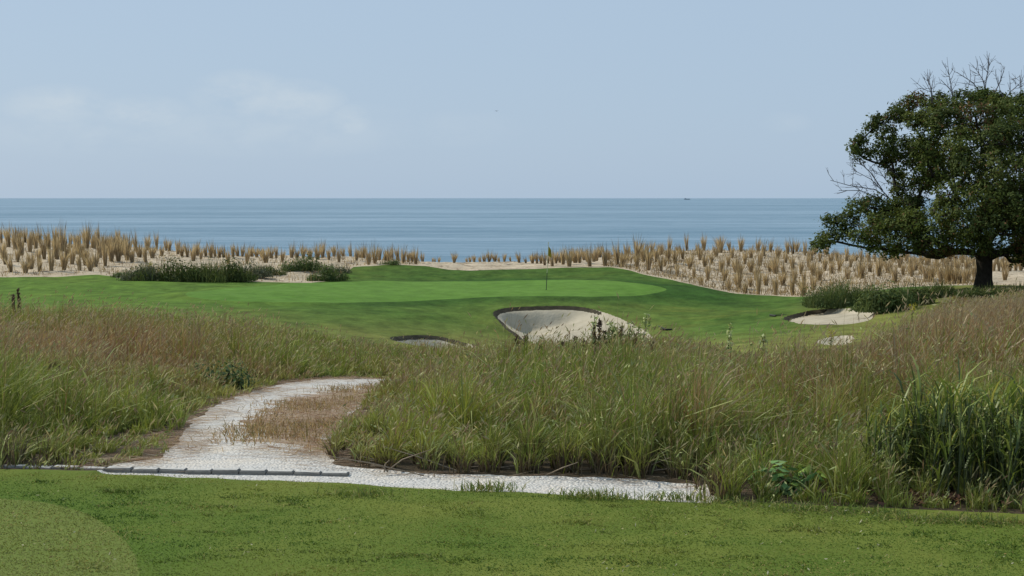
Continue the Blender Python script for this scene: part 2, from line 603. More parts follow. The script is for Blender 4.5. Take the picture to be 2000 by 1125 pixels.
M_BARK = plain("bark", (0.050, 0.042, 0.034, 1), 0.95, 0.1, 9.0, 0.5, 0.04)
M_TWIG = plain("dead wood", (0.105, 0.10, 0.105, 1), 0.9, 0.1)
M_KTOP = plain("kerb stone lit top", (0.62, 0.60, 0.55, 1), 0.9, 0.1, 20.0, 0.35, 0.01)  # top face of the blocks, sunlight painted in as a paler stone
M_KERB = plain("kerb stone", (0.22, 0.21, 0.19, 1), 0.9, 0.15, 14.0, 0.35, 0.01)  # front and sides of the same stone, shade painted into the colour
M_POLE = plain("pole paint", (0.50, 0.49, 0.34, 1), 0.5, 0.4)
M_POLED = plain("pole paint dark", (0.03, 0.045, 0.03, 1), 0.5, 0.4)
M_FLAG = plain("flag cloth", (0.42, 0.30, 0.035, 1), 0.8, 0.2, 12.0, 0.25)
M_BLACK = plain("black plastic", (0.02, 0.02, 0.02, 1), 0.6, 0.3)
M_HULL = plain("ship hull", (0.18, 0.22, 0.26, 1), 0.6, 0.3)
M_SHIPW = plain("ship house paint", (0.36, 0.42, 0.48, 1), 0.6, 0.3)
M_BIRD = plain("feathers", (0.07, 0.07, 0.075, 1), 0.8, 0.2)

# ------------------------------------------------------------------ terrain grid, cut into its surfaces
fineY = [1.2]
while fineY[-1] < 148:
    y = fineY[-1]
    st = 0.0065 * y
    if 44 < y < 66:
        st = 0.13
    if 55.5 < y < 64:
        st = 0.06
    if 8.5 < y < 11.5:
        st = 0.045
    if y > 105:
        st = 1.5
    fineY.append(y + max(st, 0.045))
GY = np.array(fineY)
GU = np.concatenate([np.arange(-0.575, -0.345, 0.010), np.arange(-0.345, 0.345, 0.0021), np.arange(0.345, 0.576, 0.010)])
UU, YY = np.meshgrid(GU, GY)
uu, yy = UU.ravel(), YY.ravel()
xx = uu * yy
zz = base_h(uu, yy)
# small ground undulations
far_w = sstep(40, 60, yy)
zz = zz + far_w * ((fnoise(xx, yy, 0.16, 1) - 0.5) * 0.26 + (fnoise(xx, yy, 0.45, 6) - 0.5) * 0.06 * (yy < 84))
zz = zz + (1 - sstep(9, 12, yy)) * (fnoise(xx, yy, 1.1, 2) - 0.5) * 0.025
f_dune = yy - dune_Y(uu) + (vnoise(xx, yy, 1.4, 7) - 0.5) * 0.30
dw = sstep(0.0, 2.5, f_dune) * (1 - sstep(100, 115, yy))
zz = zz + dw * ((fnoise(xx, yy, 0.42, 3) - 0.5) * 0.34 + (fnoise(xx, yy * 1.6, 1.3, 4) - 0.5) * 0.16)


def wob(a, s, seed):
    return (fnoise(xx, yy, s, seed, 2) - 0.5) * a


f_tee = edge_Y(uu) - yy + wob(0.10, 5.0, 21)
f_pad = np.where(yy < 12, sdf(TEEPAD, xx, yy), -1.0) + wob(0.03, 6.0, 22)
f_path = np.where(yy < 40, sdf(PATH, xx, yy), -1.0) + wob(0.16, 3.0, 23)
f_isl = np.minimum(f_path, np.where(yy < 40, sdf(ISLAND, xx, yy), -1.0) + (fnoise(xx * 0.6, yy * 2.0, 2.4, 35) - 0.5) * 0.9)
f_green = np.where((yy > 50) & (yy < 90), sdf(GREEN, xx, yy), -5.0)
bm = (yy > 40) & (yy < 70)
f_b1 = np.where(bm, sdf(BUNK_MAIN, xx, yy), -5.0) + wob(0.10, 1.5, 24)
f_b2 = np.where(bm, sdf(BUNK_RIGHT, xx, yy), -5.0) + wob(0.10, 1.5, 25)
f_b3 = np.where(bm, sdf(BUNK_LOW, xx, yy), -5.0) + wob(0.08, 1.5, 26)
f_b4 = np.where(bm | (yy > 30), sdf(BUNK_SLIVER, xx, yy), -5.0) + wob(0.08, 1.5, 27)
f_fair = yy - rough_Y(uu) + wob(1.2, 0.5, 28)
f_bb = np.maximum(np.maximum(f_b1, f_b2), f_b3)
back = np.full(xx.shape, -1.0)
for _pl in (BUNK_MAIN, BUNK_RIGHT, BUNK_LOW):
    _s = np.where(bm, sdf(_pl, xx, yy), -9.0)
    _b = np.maximum(sdf(_pl, xx, yy - 0.4), sdf(_pl, xx + 0.4, yy)) - _s - 0.16
    back = np.where(_s > -0.6, _b, back)
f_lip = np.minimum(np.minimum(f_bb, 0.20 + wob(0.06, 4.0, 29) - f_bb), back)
# depths of the sunk surfaces
far1 = sstep(57.5, 61.5, yy)
zz = zz - (np.clip(f_b1 / 0.2, 0, 1) * 0.15 + sstep(0.2, 1.05, f_b1) * (0.14 + 0.62 * (1 - sstep(0.2, 3.8, xx)))) * (0.12 + 0.88 * far1)
zz = zz - np.clip(f_b2 / 0.2, 0, 1) * 0.17 * sstep(49, 52, yy)
zz = zz - (np.clip(f_b3 / 0.2, 0, 1) * 0.10 + sstep(0.05, 0.9, f_b3) * 0.30) * sstep(46, 49, yy)
zz = zz - sstep(0, 0.30, f_b4) * 0.08
kl = np.interp(uu, [(-320 - 1000) / FPX, (690 - 1000) / FPX], [float(flat_pt(-320, 907)[1]), float(flat_pt(690, 924)[1])])
zz = zz - sstep(0, 0.05, f_path) * (0.004 + 0.012 * np.maximum(1 - sstep(0.0, 0.08, yy - kl), sstep(600, 720, uu * FPX + 1000) * (1 - sstep(10.5, 12, yy))))
zz = zz + sstep(-1.2, 0, f_green) * 0.05
zz = zz + sstep(-0.2, 0.15, f_tee) * 0.02

nU, nY = len(GU), len(GY)
idx = np.arange(nU * nY).reshape(nY, nU)
quads = np.stack([idx[:-1, :-1], idx[:-1, 1:], idx[1:, 1:], idx[1:, :-1]], -1).reshape(-1, 4)
FIELDS = [('teeing_ground', np.minimum(f_pad, f_tee)), ('tee_lawn', f_tee), ('dry_ground', f_isl), ('shell_path', f_path), ('dune_sand', f_dune),
          ('bunker_lip', f_lip), ('bunker_main', f_b1), ('bunker_right', f_b2), ('bunker_low', f_b3), ('bunker_sliver', f_b4), ('putting_green', f_green), ('fairway', f_fair)]
dryv = 0.9 * (1 - sstep(2.0, 17.0, yy - rough_Y(uu)))
dryv = np.clip(dryv + 0.6 * sstep(1500, 1640, uu * FPX + 1000) * (1 - sstep(60, 66, yy)), 0, 1)
lushv = sstep(-2.6, -0.4, f_green) + 0.8 * sstep(1300, 1360, uu * FPX + 1000) * (1 - sstep(1400, 1500, uu * FPX + 1000)) * sstep(63, 68, yy) + 0.45 * (f_dune < 0) * (f_dune > -6) * (f_green < 0) * sstep(650, 750, uu * FPX + 1000)
lushv = np.where(yy < 12, np.exp(-(np.minimum(f_pad, 0) / 0.7) ** 2), lushv)
lightv = np.maximum(1 - sstep(250, 480, uu * FPX + 1000), sstep(-4.0, 0.0, f_green) * (1 - sstep(480, 760, uu * FPX + 1000)))
lushv = lushv * (1 - sstep(-4, 0, f_green) * (1 - sstep(480, 760, uu * FPX + 1000)))
DATA = np.stack([xx, yy, zz] + [f for _, f in FIELDS] + [dryv, lushv, lightv], 1)


def clip(poly, k):
    """split one polygon (rows of DATA) by field k: (inside, outside)"""
    pin, pout = [], []
    n = len(poly)
    for i in range(n):
        a, b = poly[i], poly[(i + 1) % n]
        fa, fb = a[k], b[k]
        (pin if fa > 0 else pout).append(a)
        if (fa > 0) != (fb > 0):
            c = a + (b - a) * (fa / (fa - fb))
            pin.append(c)
            pout.append(c)
    return pin, pout


whole = quads
polys = []
PIECES = {}
for k, (nm, f) in enumerate(FIELDS):
    kk = 3 + k
    cnt = (f[whole] > 0).sum(1)
    mine = whole[cnt == 4]
    mixed = whole[(cnt > 0) & (cnt < 4)]
    whole = whole[cnt == 0]
    got, rest = [], []
    for p in [list(DATA[q]) for q in mixed] + polys:
        a, b = clip(p, kk)
        if len(a) >= 3:
            got.append(a)
        if len(b) >= 3:
            rest.append(b)
    polys = rest
    PIECES[nm] = (mine, got)
PIECES['rough_ground'] = (whole, polys)


def build_piece(nm, objname, mat):
    q, ps = PIECES[nm]
    uniq, inv = np.unique(q.ravel(), return_inverse=True)
    V = [DATA[uniq, :3]]
    TC = [DATA[uniq, -3:]]
    extc = []
    faces = [inv.reshape(-1, 4)] if len(q) else []
    key = {tuple(np.round(v, 5)): i for i, v in zip(range(len(uniq)), DATA[uniq, :3])} if ps else {}
    extra = []
    base = len(uniq)
    for p in ps:
        ids = []
        for r in p:
            kx = tuple(np.round(r[:3], 5))
            if kx not in key:
                key[kx] = base + len(extra)
                extra.append(r[:3])
                extc.append(r[-3:])
            i = key[kx]
            if not ids or (ids[-1] != i and ids[0] != i):
                ids.append(i)
        if len(ids) >= 3:
            faces.append(np.array(ids))
    if extra:
        V.append(np.array(extra))
        TC.append(np.array(extc))
    o = mesh_obj(objname, np.concatenate(V), faces, mat, color=np.concatenate(TC) if nm in ('fairway', 'tee_lawn') else None)
    return o


for nm, objname, mat, label in (
        ('tee_lawn', 'tee_lawn', M_TEE, 'mown green lawn across the bottom of the picture, in front of the shell path'),
        ('teeing_ground', 'teeing_ground', M_PAD, 'paler close mown patch of turf in the lower left corner'),
        ('dry_ground', 'dry_ground', M_DRY, 'bare brown litter ground inside the bend of the shell path'),
        ('shell_path', 'shell_path', M_SHELL, 'white crushed shell path curving between the tall grasses'),
        ('dune_sand', 'dune_sand', M_DUNE, 'pale sand of the planted dunes between golf green and sea'),
        ('bunker_lip', 'bunker_lip', M_LIP, 'cut soil edge, shade painted in, under the turf at the back of the bunkers'),
        ('bunker_main', 'sand_bunker', M_BUNK, 'large sand bunker with a shaded left wall in front of the green'),
        ('bunker_right', 'sand_bunker', M_BUNK, 'bright tilted sand bunker below the bushes near the tree'),
        ('bunker_low', 'sand_bunker', M_BUNK, 'small shaded bunker half hidden behind the grass, left of the large bunker'),
        ('bunker_sliver', 'sand_bunker', M_BUNK, 'sliver of bright bunker sand showing over the grass below the right bunker'),
        ('putting_green', 'putting_green', M_GREEN, 'smooth light green putting green round the flagstick'),
        ('fairway', 'fairway', M_FAIR, 'darker green mown banks around the putting green'),
        ('rough_ground', 'rough_ground', M_SOIL, 'brown soil and litter under the tall rough grass')):
    tag(build_piece(nm, objname, mat), label, None, None, 'structure')


def ground(x, y):
    """final ground height (without bunker depth) at metre position"""
    x = np.asarray(x, float)
    y = np.asarray(y, float)
    z = base_h(x / y, y)
    fw = sstep(40, 60, y)
    z = z + fw * ((fnoise(x, y, 0.16, 1) - 0.5) * 0.26 + (fnoise(x, y, 0.45, 6) - 0.5) * 0.06 * (y < 84))
    z = z + (1 - sstep(9, 12, y)) * (fnoise(x, y, 1.1, 2) - 0.5) * 0.025
    fd = y - dune_Y(x / y)
    w = sstep(0.0, 2.5, fd) * (1 - sstep(100, 115, y))
    z = z + w * ((fnoise(x, y, 0.42, 3) - 0.5) * 0.34 + (fnoise(x, y * 1.6, 1.3, 4) - 0.5) * 0.16)
    return z


# ------------------------------------------------------------------ sea
m, t, out = new_mat("sea water")
co = t.node('ShaderNodeTexCoord').outputs['Object']
w1 = t.noise(t.mapping(co, (0.10, 0.30, 0.2)), 1.0, 6, 0.62)
w2 = t.noise(t.mapping(co, (0.9, 2.2, 1)), 1.0, 3, 0.6)
st1 = t.noise(t.mapping(co, (0.0040, 0.030, 0.1)), 1.0, 5, 0.55)
st2 = t.noise(t.mapping(co, (0.0012, 0.0060, 0.1), (4, 9, 0)), 1.0, 5, 0.6)
st3 = t.noise(t.mapping(co, (0.030, 0.14, 0.1), (1, 5, 0)), 1.0, 4, 0.6)
slick_glint = t.math('ADD', t.math('MULTIPLY', st1, 0.42), t.math('ADD', t.math('MULTIPLY', st2, 0.38), t.math('MULTIPLY', st3, 0.2)))
st4 = t.noise(t.mapping(co, (0.10, 0.24, 0.1), (7, 2, 0)), 1.0, 3, 0.65)  # fine bright streaks, painting glitter into the water colour
slick_glint = t.math('ADD', slick_glint, t.math('ADD', t.math('MULTIPLY', t.math('SUBTRACT', st4, 0.5), 0.34), t.math('MULTIPLY', t.math('SUBTRACT', st3, 0.5), 0.20)))
sl = t.math('MULTIPLY', t.math('SUBTRACT', slick_glint, 0.40), 4.5, clamp=True)
col = t.mix(sl, (0.105, 0.196, 0.262, 1), (0.205, 0.305, 0.375, 1))
p = t.n.new('ShaderNodeBsdfPrincipled')
t.l.new(col, p.inputs['Base Color'])
p.inputs['IOR'].default_value = 1.33
t.l.new(t.math('SUBTRACT', 0.42, t.math('MULTIPLY', sl, 0.14)), p.inputs['Roughness'])
b = t.n.new('ShaderNodeBump')
b.inputs['Distance'].default_value = 1.1
b.inputs['Strength'].default_value = 0.9
t.l.new(t.math('ADD', w1, t.math('MULTIPLY', w2, 0.14)), b.inputs['Height'])
t.l.new(b.outputs[0], p.inputs['Normal'])
t.l.new(p.outputs[0], out.inputs[0])
SEA_Z = -6.5
ys = np.geomspace(104, 90000, 40)
vs, fs = [], []
for y in ys:
    w = max(160.0, y * 1.2)
    for k in range(13):
        vs.append((-w + 2 * w * k / 12, y, SEA_Z))
for i in range(len(ys) - 1):
    for k in range(12):
        a = i * 13 + k
        fs.append((a, a + 1, a + 14, a + 13))
tag(mesh_obj('sea', vs, [np.array(fs)], m), 'calm blue sea with faint bright swell streaks up to the horizon', None, None, 'structure')


# ------------------------------------------------------------------ blades and leaves
def blades(base, h, w, az, lean, lean_az, tint, curl=1.8, tip=0.05, seg=(0.0, 0.42, 0.76, 1.0)):
    """ribbon blades: two quads and a tip triangle each"""
    n = len(base)
    h, w, az, lean, lean_az = [np.broadcast_to(np.asarray(v, float), (n,)) for v in (h, w, az, lean, lean_az)]
    sx, sy = np.cos(az), np.sin(az)
    lx, ly = np.cos(lean_az), np.sin(lean_az)
    V = np.empty((n, 7, 3))
    for i, tt in enumerate(seg):
        off = lean * h * tt ** curl
        up = h * (tt - 0.38 * np.minimum(lean, 1.6) * tt ** (curl + 0.7))
        cx = base[:, 0] + lx * off
        cy = base[:, 1] + ly * off
        cz = base[:, 2] + up
        ww = 0.5 * w * (1.0 if i == 0 else (1.05 if i == 1 else 0.72))
        if i < 3:
            V[:, 2 * i] = np.stack([cx - sx * ww, cy - sy * ww, cz], 1)
            V[:, 2 * i + 1] = np.stack([cx + sx * ww, cy + sy * ww, cz], 1)
        else:
            V[:, 6] = np.stack([cx, cy, cz], 1)
    o = (np.arange(n) * 7)[:, None]
    Q = np.concatenate([o + np.array([[0, 1, 3, 2]]), o + np.array([[2, 3, 5, 4]])])
    T = o + np.array([[4, 5, 6]])
    C = np.repeat(np.asarray(tint, float)[:, None, :], 7, 1)
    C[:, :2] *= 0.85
    return V.reshape(-1, 3), [Q, T], C.reshape(-1, 3)


def leaves(c, L, Wd, nrm, tint, r, spin=None):
    """pointed flat leaves (a folded diamond of two triangles) round centres c"""
    n = len(c)
    nrm = nrm / (np.linalg.norm(nrm, axis=1, keepdims=True) + 1e-9)
    a = r.normal(size=(n, 3)) if spin is None else spin
    a = a - nrm * (a * nrm).sum(1, keepdims=True)
    a /= np.linalg.norm(a, axis=1, keepdims=True) + 1e-9
    b = np.cross(nrm, a)
    L = np.broadcast_to(np.asarray(L, float), (n,))[:, None]
    Wd = np.broadcast_to(np.asarray(Wd, float), (n,))[:, None]
    V = np.stack([c - a * L * 0.5, c + b * Wd * 0.5 - nrm * Wd * 0.16, c + a * L * 0.5, c - b * Wd * 0.5 - nrm * Wd * 0.16], 1)
    o = (np.arange(n) * 4)[:, None]
    F = np.concatenate([o + np.array([[0, 1, 2]]), o + np.array([[0, 2, 3]])])
    C = np.repeat(np.asarray(tint, float)[:, None, :], 4, 1)
    return V.reshape(-1, 3), [F], C.reshape(-1, 3)


def merge(parts):
    V, C, out = [], [], {}
    off = 0
    for v, fs, c in parts:
        V.append(v)
        C.append(c)
        for f in fs:
            out.setdefault(f.shape[1], []).append(f + off)
        off += len(v)
    return np.concatenate(V), [np.concatenate(x) for x in out.values()], np.concatenate(C)


def tube(pts, rad, sides=6):
    """tapered tube along points"""
    pts = np.asarray(pts, float)
    rad = np.broadcast_to(np.asarray(rad, float), (len(pts),))
    V, F = [], []
    for i, p in enumerate(pts):
        d = pts[min(i + 1, len(pts) - 1)] - pts[max(i - 1, 0)]
        d /= np.linalg.norm(d) + 1e-9
        ref = np.array([1.0, 0, 0]) if abs(d[0]) < 0.8 else np.array([0, 1.0, 0])
        a = np.cross(d, ref)
        a /= np.linalg.norm(a)
        b = np.cross(d, a)
        for k in range(sides):
            an = 2 * math.pi * k / sides
            V.append(p + rad[i] * (a * math.cos(an) + b * math.sin(an)))
    for i in range(len(pts) - 1):
        for k in range(sides):
            k2 = (k + 1) % sides
            F.append((i * sides + k, i * sides + k2, (i + 1) * sides + k2, (i + 1) * sides + k))
    V = np.array(V)
    return V, [np.array(F)], np.zeros((len(V), 3))


def tubes_obj(name, tl, mat, parent=None, smooth=True):
    V, F, _ = merge(tl)
    return mesh_obj(name, V, F, mat, parent, smooth)


def pick(pal, n, r, w=None):
    pal = np.array(pal, float)
    i = r.choice(len(pal), n, p=w)
    return pal[i] * r.uniform(0.8, 1.2, (n, 1))


def lerp3(a, b, t):
    return np.asarray(a) * (1 - t[:, None]) + np.asarray(b) * t[:, None]


# ------------------------------------------------------------------ tall rough grass (stuff)
GREEN_A = np.array([0.125, 0.175, 0.034])
GREEN_B = np.array([0.262, 0.285, 0.056])
OLIVE = np.array([0.285, 0.250, 0.075])
BROWN = np.array([0.310, 0.200, 0.105])
RED = np.array([0.300, 0.172, 0.090])
STRAW = np.array([0.50, 0.42, 0.21])
LIME = np.array([0.31, 0.33, 0.06])


def rough_height(x, y):
    u = x / y
    px = u * FPX + 1000
    h = 0.42 + 0.62 * (fnoise(x, y, 0.55, 31, 2) - 0.5) + 0.60 * (vnoise(x, y, 1.15, 32) - 0.5)
    h = np.clip(h, 0.13, 0.72 - 0.17 * sstep(14, 19, y))
    h = h + 0.10 * (1 - sstep(200, 700, px)) * sstep(18, 26, y)
    h = h * (1 - 0.45 * np.exp(-((px - 715) / 85) ** 2 - ((y - 13.0) / 2.6) ** 2))
    h = h * (1 - 0.60 * sstep(12.5, 17, y) * sstep(1340, 1460, px) * (1 - sstep(1680, 1800, px)))
    h = h * (1 - 0.60 * sstep(22, 29, y) * sstep(1380, 1480, px) * (1 - sstep(1700, 1860, px)))
    h = h * (1 - 0.45 * sstep(30, 44, y) * sstep(1740, 1900, px))
    h = h * (1 - 0.30 * np.exp(-((px - 720) / 150) ** 2) * sstep(18, 23, y))
    h = h * (1 - 0.6 * sstep(33, 38, y) * sstep(1430, 1500, px) * (1 - sstep(1720, 1800, px)))
    h = h * (1 + 0.30 * np.exp(-((px - 1190) / 75) ** 2) * sstep(15, 19, y) * (1 - sstep(24, 30, y)))
    h = h * (1 - 0.22 * sstep(14, 20, y) * sstep(850, 950, px) * (1 - sstep(1900, 2000, px)))
    # low at the path and lawn edges
    fp = np.where(px > 1400, -9.0, sdf(PATH, x, y))
    h = h * (0.45 + 0.55 * sstep(0.0, 0.9, -fp))
    h = h * (0.55 + 0.45 * sstep(0.0, 0.5, y - edge_Y(u)))
    # short thin rough towards the fairway
    h = h * (1 - 0.45 * sstep(-14, -1, y - rough_Y(u)) * sstep(1350, 1500, px))
    h = h * (1 - 0.55 * sstep(1690, 1760, px) * (1 - sstep(9.3, 9.8, y)))
    h = h * (1 - 0.7 * np.exp(-((px - 1545) / 42) ** 4) * (1 - sstep(9.2, 9.6, y)))
    h = np.where(px > 1400, h * (0.75 + 0.35 * sstep(11, 16, y)), h)
    return h


def tall_grass(name, label, xr, seed, count, sel):
    r = np.random.default_rng(seed)
    # rejection sample with density ~ Y^-1.35
    u = r.uniform(xr[0], xr[1], count * 3)
    v = r.random(count * 3)
    p = 0.50
    y0, y1 = 8.2, 58.0
    y = (y0 ** p + v * (y1 ** p - y0 ** p)) ** (1 / p)
    x = u * y
    fp = sdf(PATH, x, y)
    ok = (y > edge_Y(u) + 0.03) & ((fp < -0.02 - 0.10 * r.random(len(x))) | ((u * FPX + 1000 > 1372 + r.normal(0, 12, len(x))) & (y < 10.5))) & (y < rough_Y(u) + r.normal(0, 0.7, len(x)))
    ok &= sdf(BUNK_LOW, x, y) < 0.1
    ok &= sdf(BUNK_SLIVER, x, y) < 0.1
    ok &= sdf(BUNK_MAIN, x, y) < 0.1
    ok &= sel(x, y)
    x, y, u = x[ok][:count], y[ok][:count], u[ok][:count]
    n = len(x)
    # gather into tussocks, each with its own height, lean and tone
    cs = 0.23 * (1 + 0.25 * (y > 20))
    ci_, cj_ = np.floor(x / cs).astype(int), np.floor(y / cs).astype(int)
    k1, k2, k3 = _perm[ci_ % 256, cj_ % 256], _perm[(ci_ + 91) % 256, (cj_ + 37) % 256], _perm[(ci_ + 17) % 256, (cj_ + 133) % 256]
    pull = 0.40 * (y < 30)
    x2, y2 = x + ((ci_ + 0.15 + 0.7 * k1) * cs - x) * pull, y + ((cj_ + 0.15 + 0.7 * k2) * cs - y) * pull
    inp = ((sdf(PATH, x2, y2) < 0) | (x2 / y2 > 0.13)) & (y2 > edge_Y(x2 / y2) + 0.02)
    x, y = np.where(inp, x2, x), np.where(inp, y2, y)
    u = x / y
    px = u * FPX + 1000
    hgt = rough_height(x, y) * (0.52 + 0.78 * k3)
    h = hgt * r.uniform(0.5, 1.12, n)
    z = ground(x, y) - 0.01
    base = np.stack([x, y, z], 1)
    # colour by place
    g = fnoise(x, y, 0.35, 41)
    g2 = fnoise(x, y, 1.2, 43)
    col = lerp3(GREEN_A, GREEN_B, np.clip(0.2 + 0.6 * k2 + r.normal(0, 0.2, n), 0, 1))
    gz = np.maximum(sstep(1370, 1430, px) * (1 - sstep(10.4, 11.6, y)), (1 - sstep(360, 560, px)) * (1 - sstep(13, 16.5, y)))
    gz = np.maximum(gz, np.exp(-((px - 640) / 140) ** 2 - ((y - 24) / 4) ** 2))
    tb = sstep(0.42, 0.62, g + 0.25 * (g2 - 0.5)) * (1 - 0.8 * gz)
    col = lerp3(col, OLIVE, 0.75 * tb)[...] if False else col * (1 - 0.75 * tb[:, None]) + OLIVE * 0.75 * tb[:, None]
    brown = np.zeros(n)
    # russet band over the far left, russet slope on the right
    brown = np.maximum(brown, (1 - sstep(250, 520, px)) * sstep(15.0, 20, y) * (1 - 0.85 * sstep(24.5, 27.5, y)))
    brown = np.maximum(brown, sstep(1560, 1850, px + 40 * (g - .5) * 4) * sstep(12.0, 16, y) * (1 - 0.6 * sstep(42, 48, y)))
    brown = np.maximum(brown, 0.65 * sstep(1350, 1600, px) * sstep(11, 13, y) * (1 - sstep(16, 19, y)))
    brown = np.maximum(brown, 0.45 * sstep(.55, .75, g2))
    brown = brown * (1 - 0.85 * gz)
    bp = r.random(n) < np.clip(brown * (0.55 + 0.75 * k1), 0, 0.93)
    bcol = BROWN + (RED - BROWN) * r.random((n, 1))
    col = np.where(bp[:, None], bcol * r.uniform(0.75, 1.2, (n, 1)), col * r.uniform(0.75, 1.25, (n, 1)))
    tone = 0.70 + 0.66 * _perm[(ci_ * 3 + 7) % 256, (cj_ * 5 + 71) % 256] * 0.6 + 0.66 * 0.55 * vnoise(x, y, 1.6, 47)
    col = col * tone[:, None]
    sp = r.random(n) < (0.045 + 0.05 * sstep(0.5, 0.7, g2))
    col = np.where(sp[:, None], STRAW * r.uniform(0.6, 1.1, (n, 1)), col)
    # yellow green clump beside the path, its sunlit tone painted in
    lm = 1.4 * np.exp(-(((px - 800) / 150) ** 2) - ((y - 11.3) / 1.3) ** 2) + 0.7 * np.exp(-(((px - 1290) / 130) ** 2) - ((y - 12.5) / 1.3) ** 2)
    lp = r.random(n) < 0.6 * lm
    col = np.where(lp[:, None], LIME * r.uniform(0.8, 1.25, (n, 1)), col)
    # dead brown skirts along the front, darkened to paint in its shade
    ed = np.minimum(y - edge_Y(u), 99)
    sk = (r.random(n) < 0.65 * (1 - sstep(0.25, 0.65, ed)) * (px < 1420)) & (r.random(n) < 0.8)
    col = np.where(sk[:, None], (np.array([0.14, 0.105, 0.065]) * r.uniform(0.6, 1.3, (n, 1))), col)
    w = 0.0050 * (y / 10) ** 0.75 * r.uniform(0.7, 1.4, n)
    lean = np.clip(r.normal(0.45, 0.30, n), 0.02, 1.4)
    laz = (k1 - 0.5) * 3.4 + r.vonmises(0.1, 0.8, n)
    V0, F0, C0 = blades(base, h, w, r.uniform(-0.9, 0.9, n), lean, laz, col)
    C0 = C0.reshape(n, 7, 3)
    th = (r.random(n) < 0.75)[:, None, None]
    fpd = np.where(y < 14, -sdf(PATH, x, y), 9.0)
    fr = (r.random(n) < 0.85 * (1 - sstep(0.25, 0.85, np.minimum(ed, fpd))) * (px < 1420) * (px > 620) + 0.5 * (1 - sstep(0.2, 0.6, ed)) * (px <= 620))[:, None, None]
    C0[:, :4] = np.where(fr, np.array([0.115, 0.082, 0.050]) * r.uniform(0.5, 1.3, (n, 1, 1)), C0[:, :4])  # lower blades along the front browned, shade painted into the tint
    C0[:, :2] = np.where(th, np.array([0.085, 0.066, 0.038]), C0[:, :2])  # thatch brown at the blade feet, darkened to paint in shade
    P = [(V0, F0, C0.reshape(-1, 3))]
    # seed heads on slender stalks above the leaves
    k = r.random(n) < 0.08 + 0.10 * np.clip(brown, 0, 1)
    nk = int(k.sum())
    hh = hgt[k] * r.uniform(0.9, 1.35, nk)
    k_b = np.clip(brown, 0, 1)[k]
    sc = pick([(0.30, 0.22, 0.11), (0.42, 0.34, 0.17), (0.24, 0.15, 0.09), (0.30, 0.29, 0.12)], nk, r)
    sc = sc * (1 - 0.6 * k_b[:, None]) + np.array([0.42, 0.30, 0.18]) * 0.6 * k_b[:, None]
    la2, az2 = np.clip(r.normal(0.28, 0.15, nk), 0, 0.8), r.vonmises(0.1, 1.0, nk)
    P.append(blades(base[k], hh, w[k] * 0.5, r.uniform(-0.9, 0.9, nk), la2, az2, sc * 0.8))
    tipz = hh * (1 - 0.38 * np.minimum(la2, 1.6))
    tp = base[k] + np.stack([np.cos(az2) * la2 * hh, np.sin(az2) * la2 * hh, tipz], 1)
    dirn = np.stack([np.cos(az2) * (0.5 + la2), np.sin(az2) * (0.5 + la2), 0.8 * np.ones(nk)], 1)
    P.append(leaves(tp, 0.060 * r.uniform(0.6, 1.5, nk) * (y[k] / 12) ** 0.3, 0.008 * (y[k] / 10) ** 0.7, np.stack([r.normal(0, .4, nk), -np.ones(nk), r.normal(0.2, .3, nk)], 1), sc * 1.25, r, dirn))
    # broad arching blades here and there
    k = r.random(n) < 0.035 * (1 - 0.8 * sstep(15, 20, y))
    nk = int(k.sum())
    P.append(blades(base[k], hgt[k] * r.uniform(0.9, 1.25, nk), w[k] * r.uniform(1.8, 3.0, nk), r.uniform(-1.2, 1.2, nk), np.clip(r.normal(0.95, 0.35, nk), .2, 1.7), r.vonmises(0.0, 0.5, nk),
                    np.where((r.random(nk) < np.clip(brown, 0, 1)[k])[:, None], np.array([0.42, 0.33, 0.20]), np.array([0.33, 0.36, 0.13])) * r.uniform(0.7, 1.25, (nk, 1)), curl=2.2))
    # pale weed leaves catching the sun
    k = r.random(n) < (0.07 - 0.05 * np.clip(brown, 0, 1))
    nk = int(k.sum())
    lp_ = base[k] + np.stack([r.normal(0, .05, nk), r.normal(0, .05, nk), hgt[k] * r.uniform(0.45, 1.05, nk)], 1)
    P.append(leaves(lp_, 0.040 * r.uniform(0.5, 1.7, nk) * (y[k] / 12) ** 0.5, 0.014 * r.uniform(0.6, 1.3, nk) * (y[k] / 12) ** 0.5,
                    np.stack([r.normal(-.5, .6, nk), r.normal(0, .6, nk), r.normal(0.6, .5, nk)], 1),
                    pick([(0.22, 0.27, 0.09), (0.33, 0.36, 0.15), (0.13, 0.18, 0.06), (0.42, 0.39, 0.19)], nk, r), r))
    V, F, C = merge(P)
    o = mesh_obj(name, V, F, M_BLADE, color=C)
    tag(o, label, None, None, 'stuff')
    return o


left_sel = lambda x, y: (x / y * FPX + 1000 < np.where(y < 20.5, 560, 1005 - 0))
right_sel = lambda x, y: (x / y * FPX + 1000 > 1375 + 18 * (y - 9))
mid_sel = lambda x, y: ~left_sel(x, y) & ~right_sel(x, y)
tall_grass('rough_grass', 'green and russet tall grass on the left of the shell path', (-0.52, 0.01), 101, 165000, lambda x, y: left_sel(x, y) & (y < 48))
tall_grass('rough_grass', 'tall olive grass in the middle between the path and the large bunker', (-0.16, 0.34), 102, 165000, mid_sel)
tall_grass('rough_grass', 'brownish tall grass rising on the right below the tree', (0.12, 0.56), 103, 190000, right_sel)

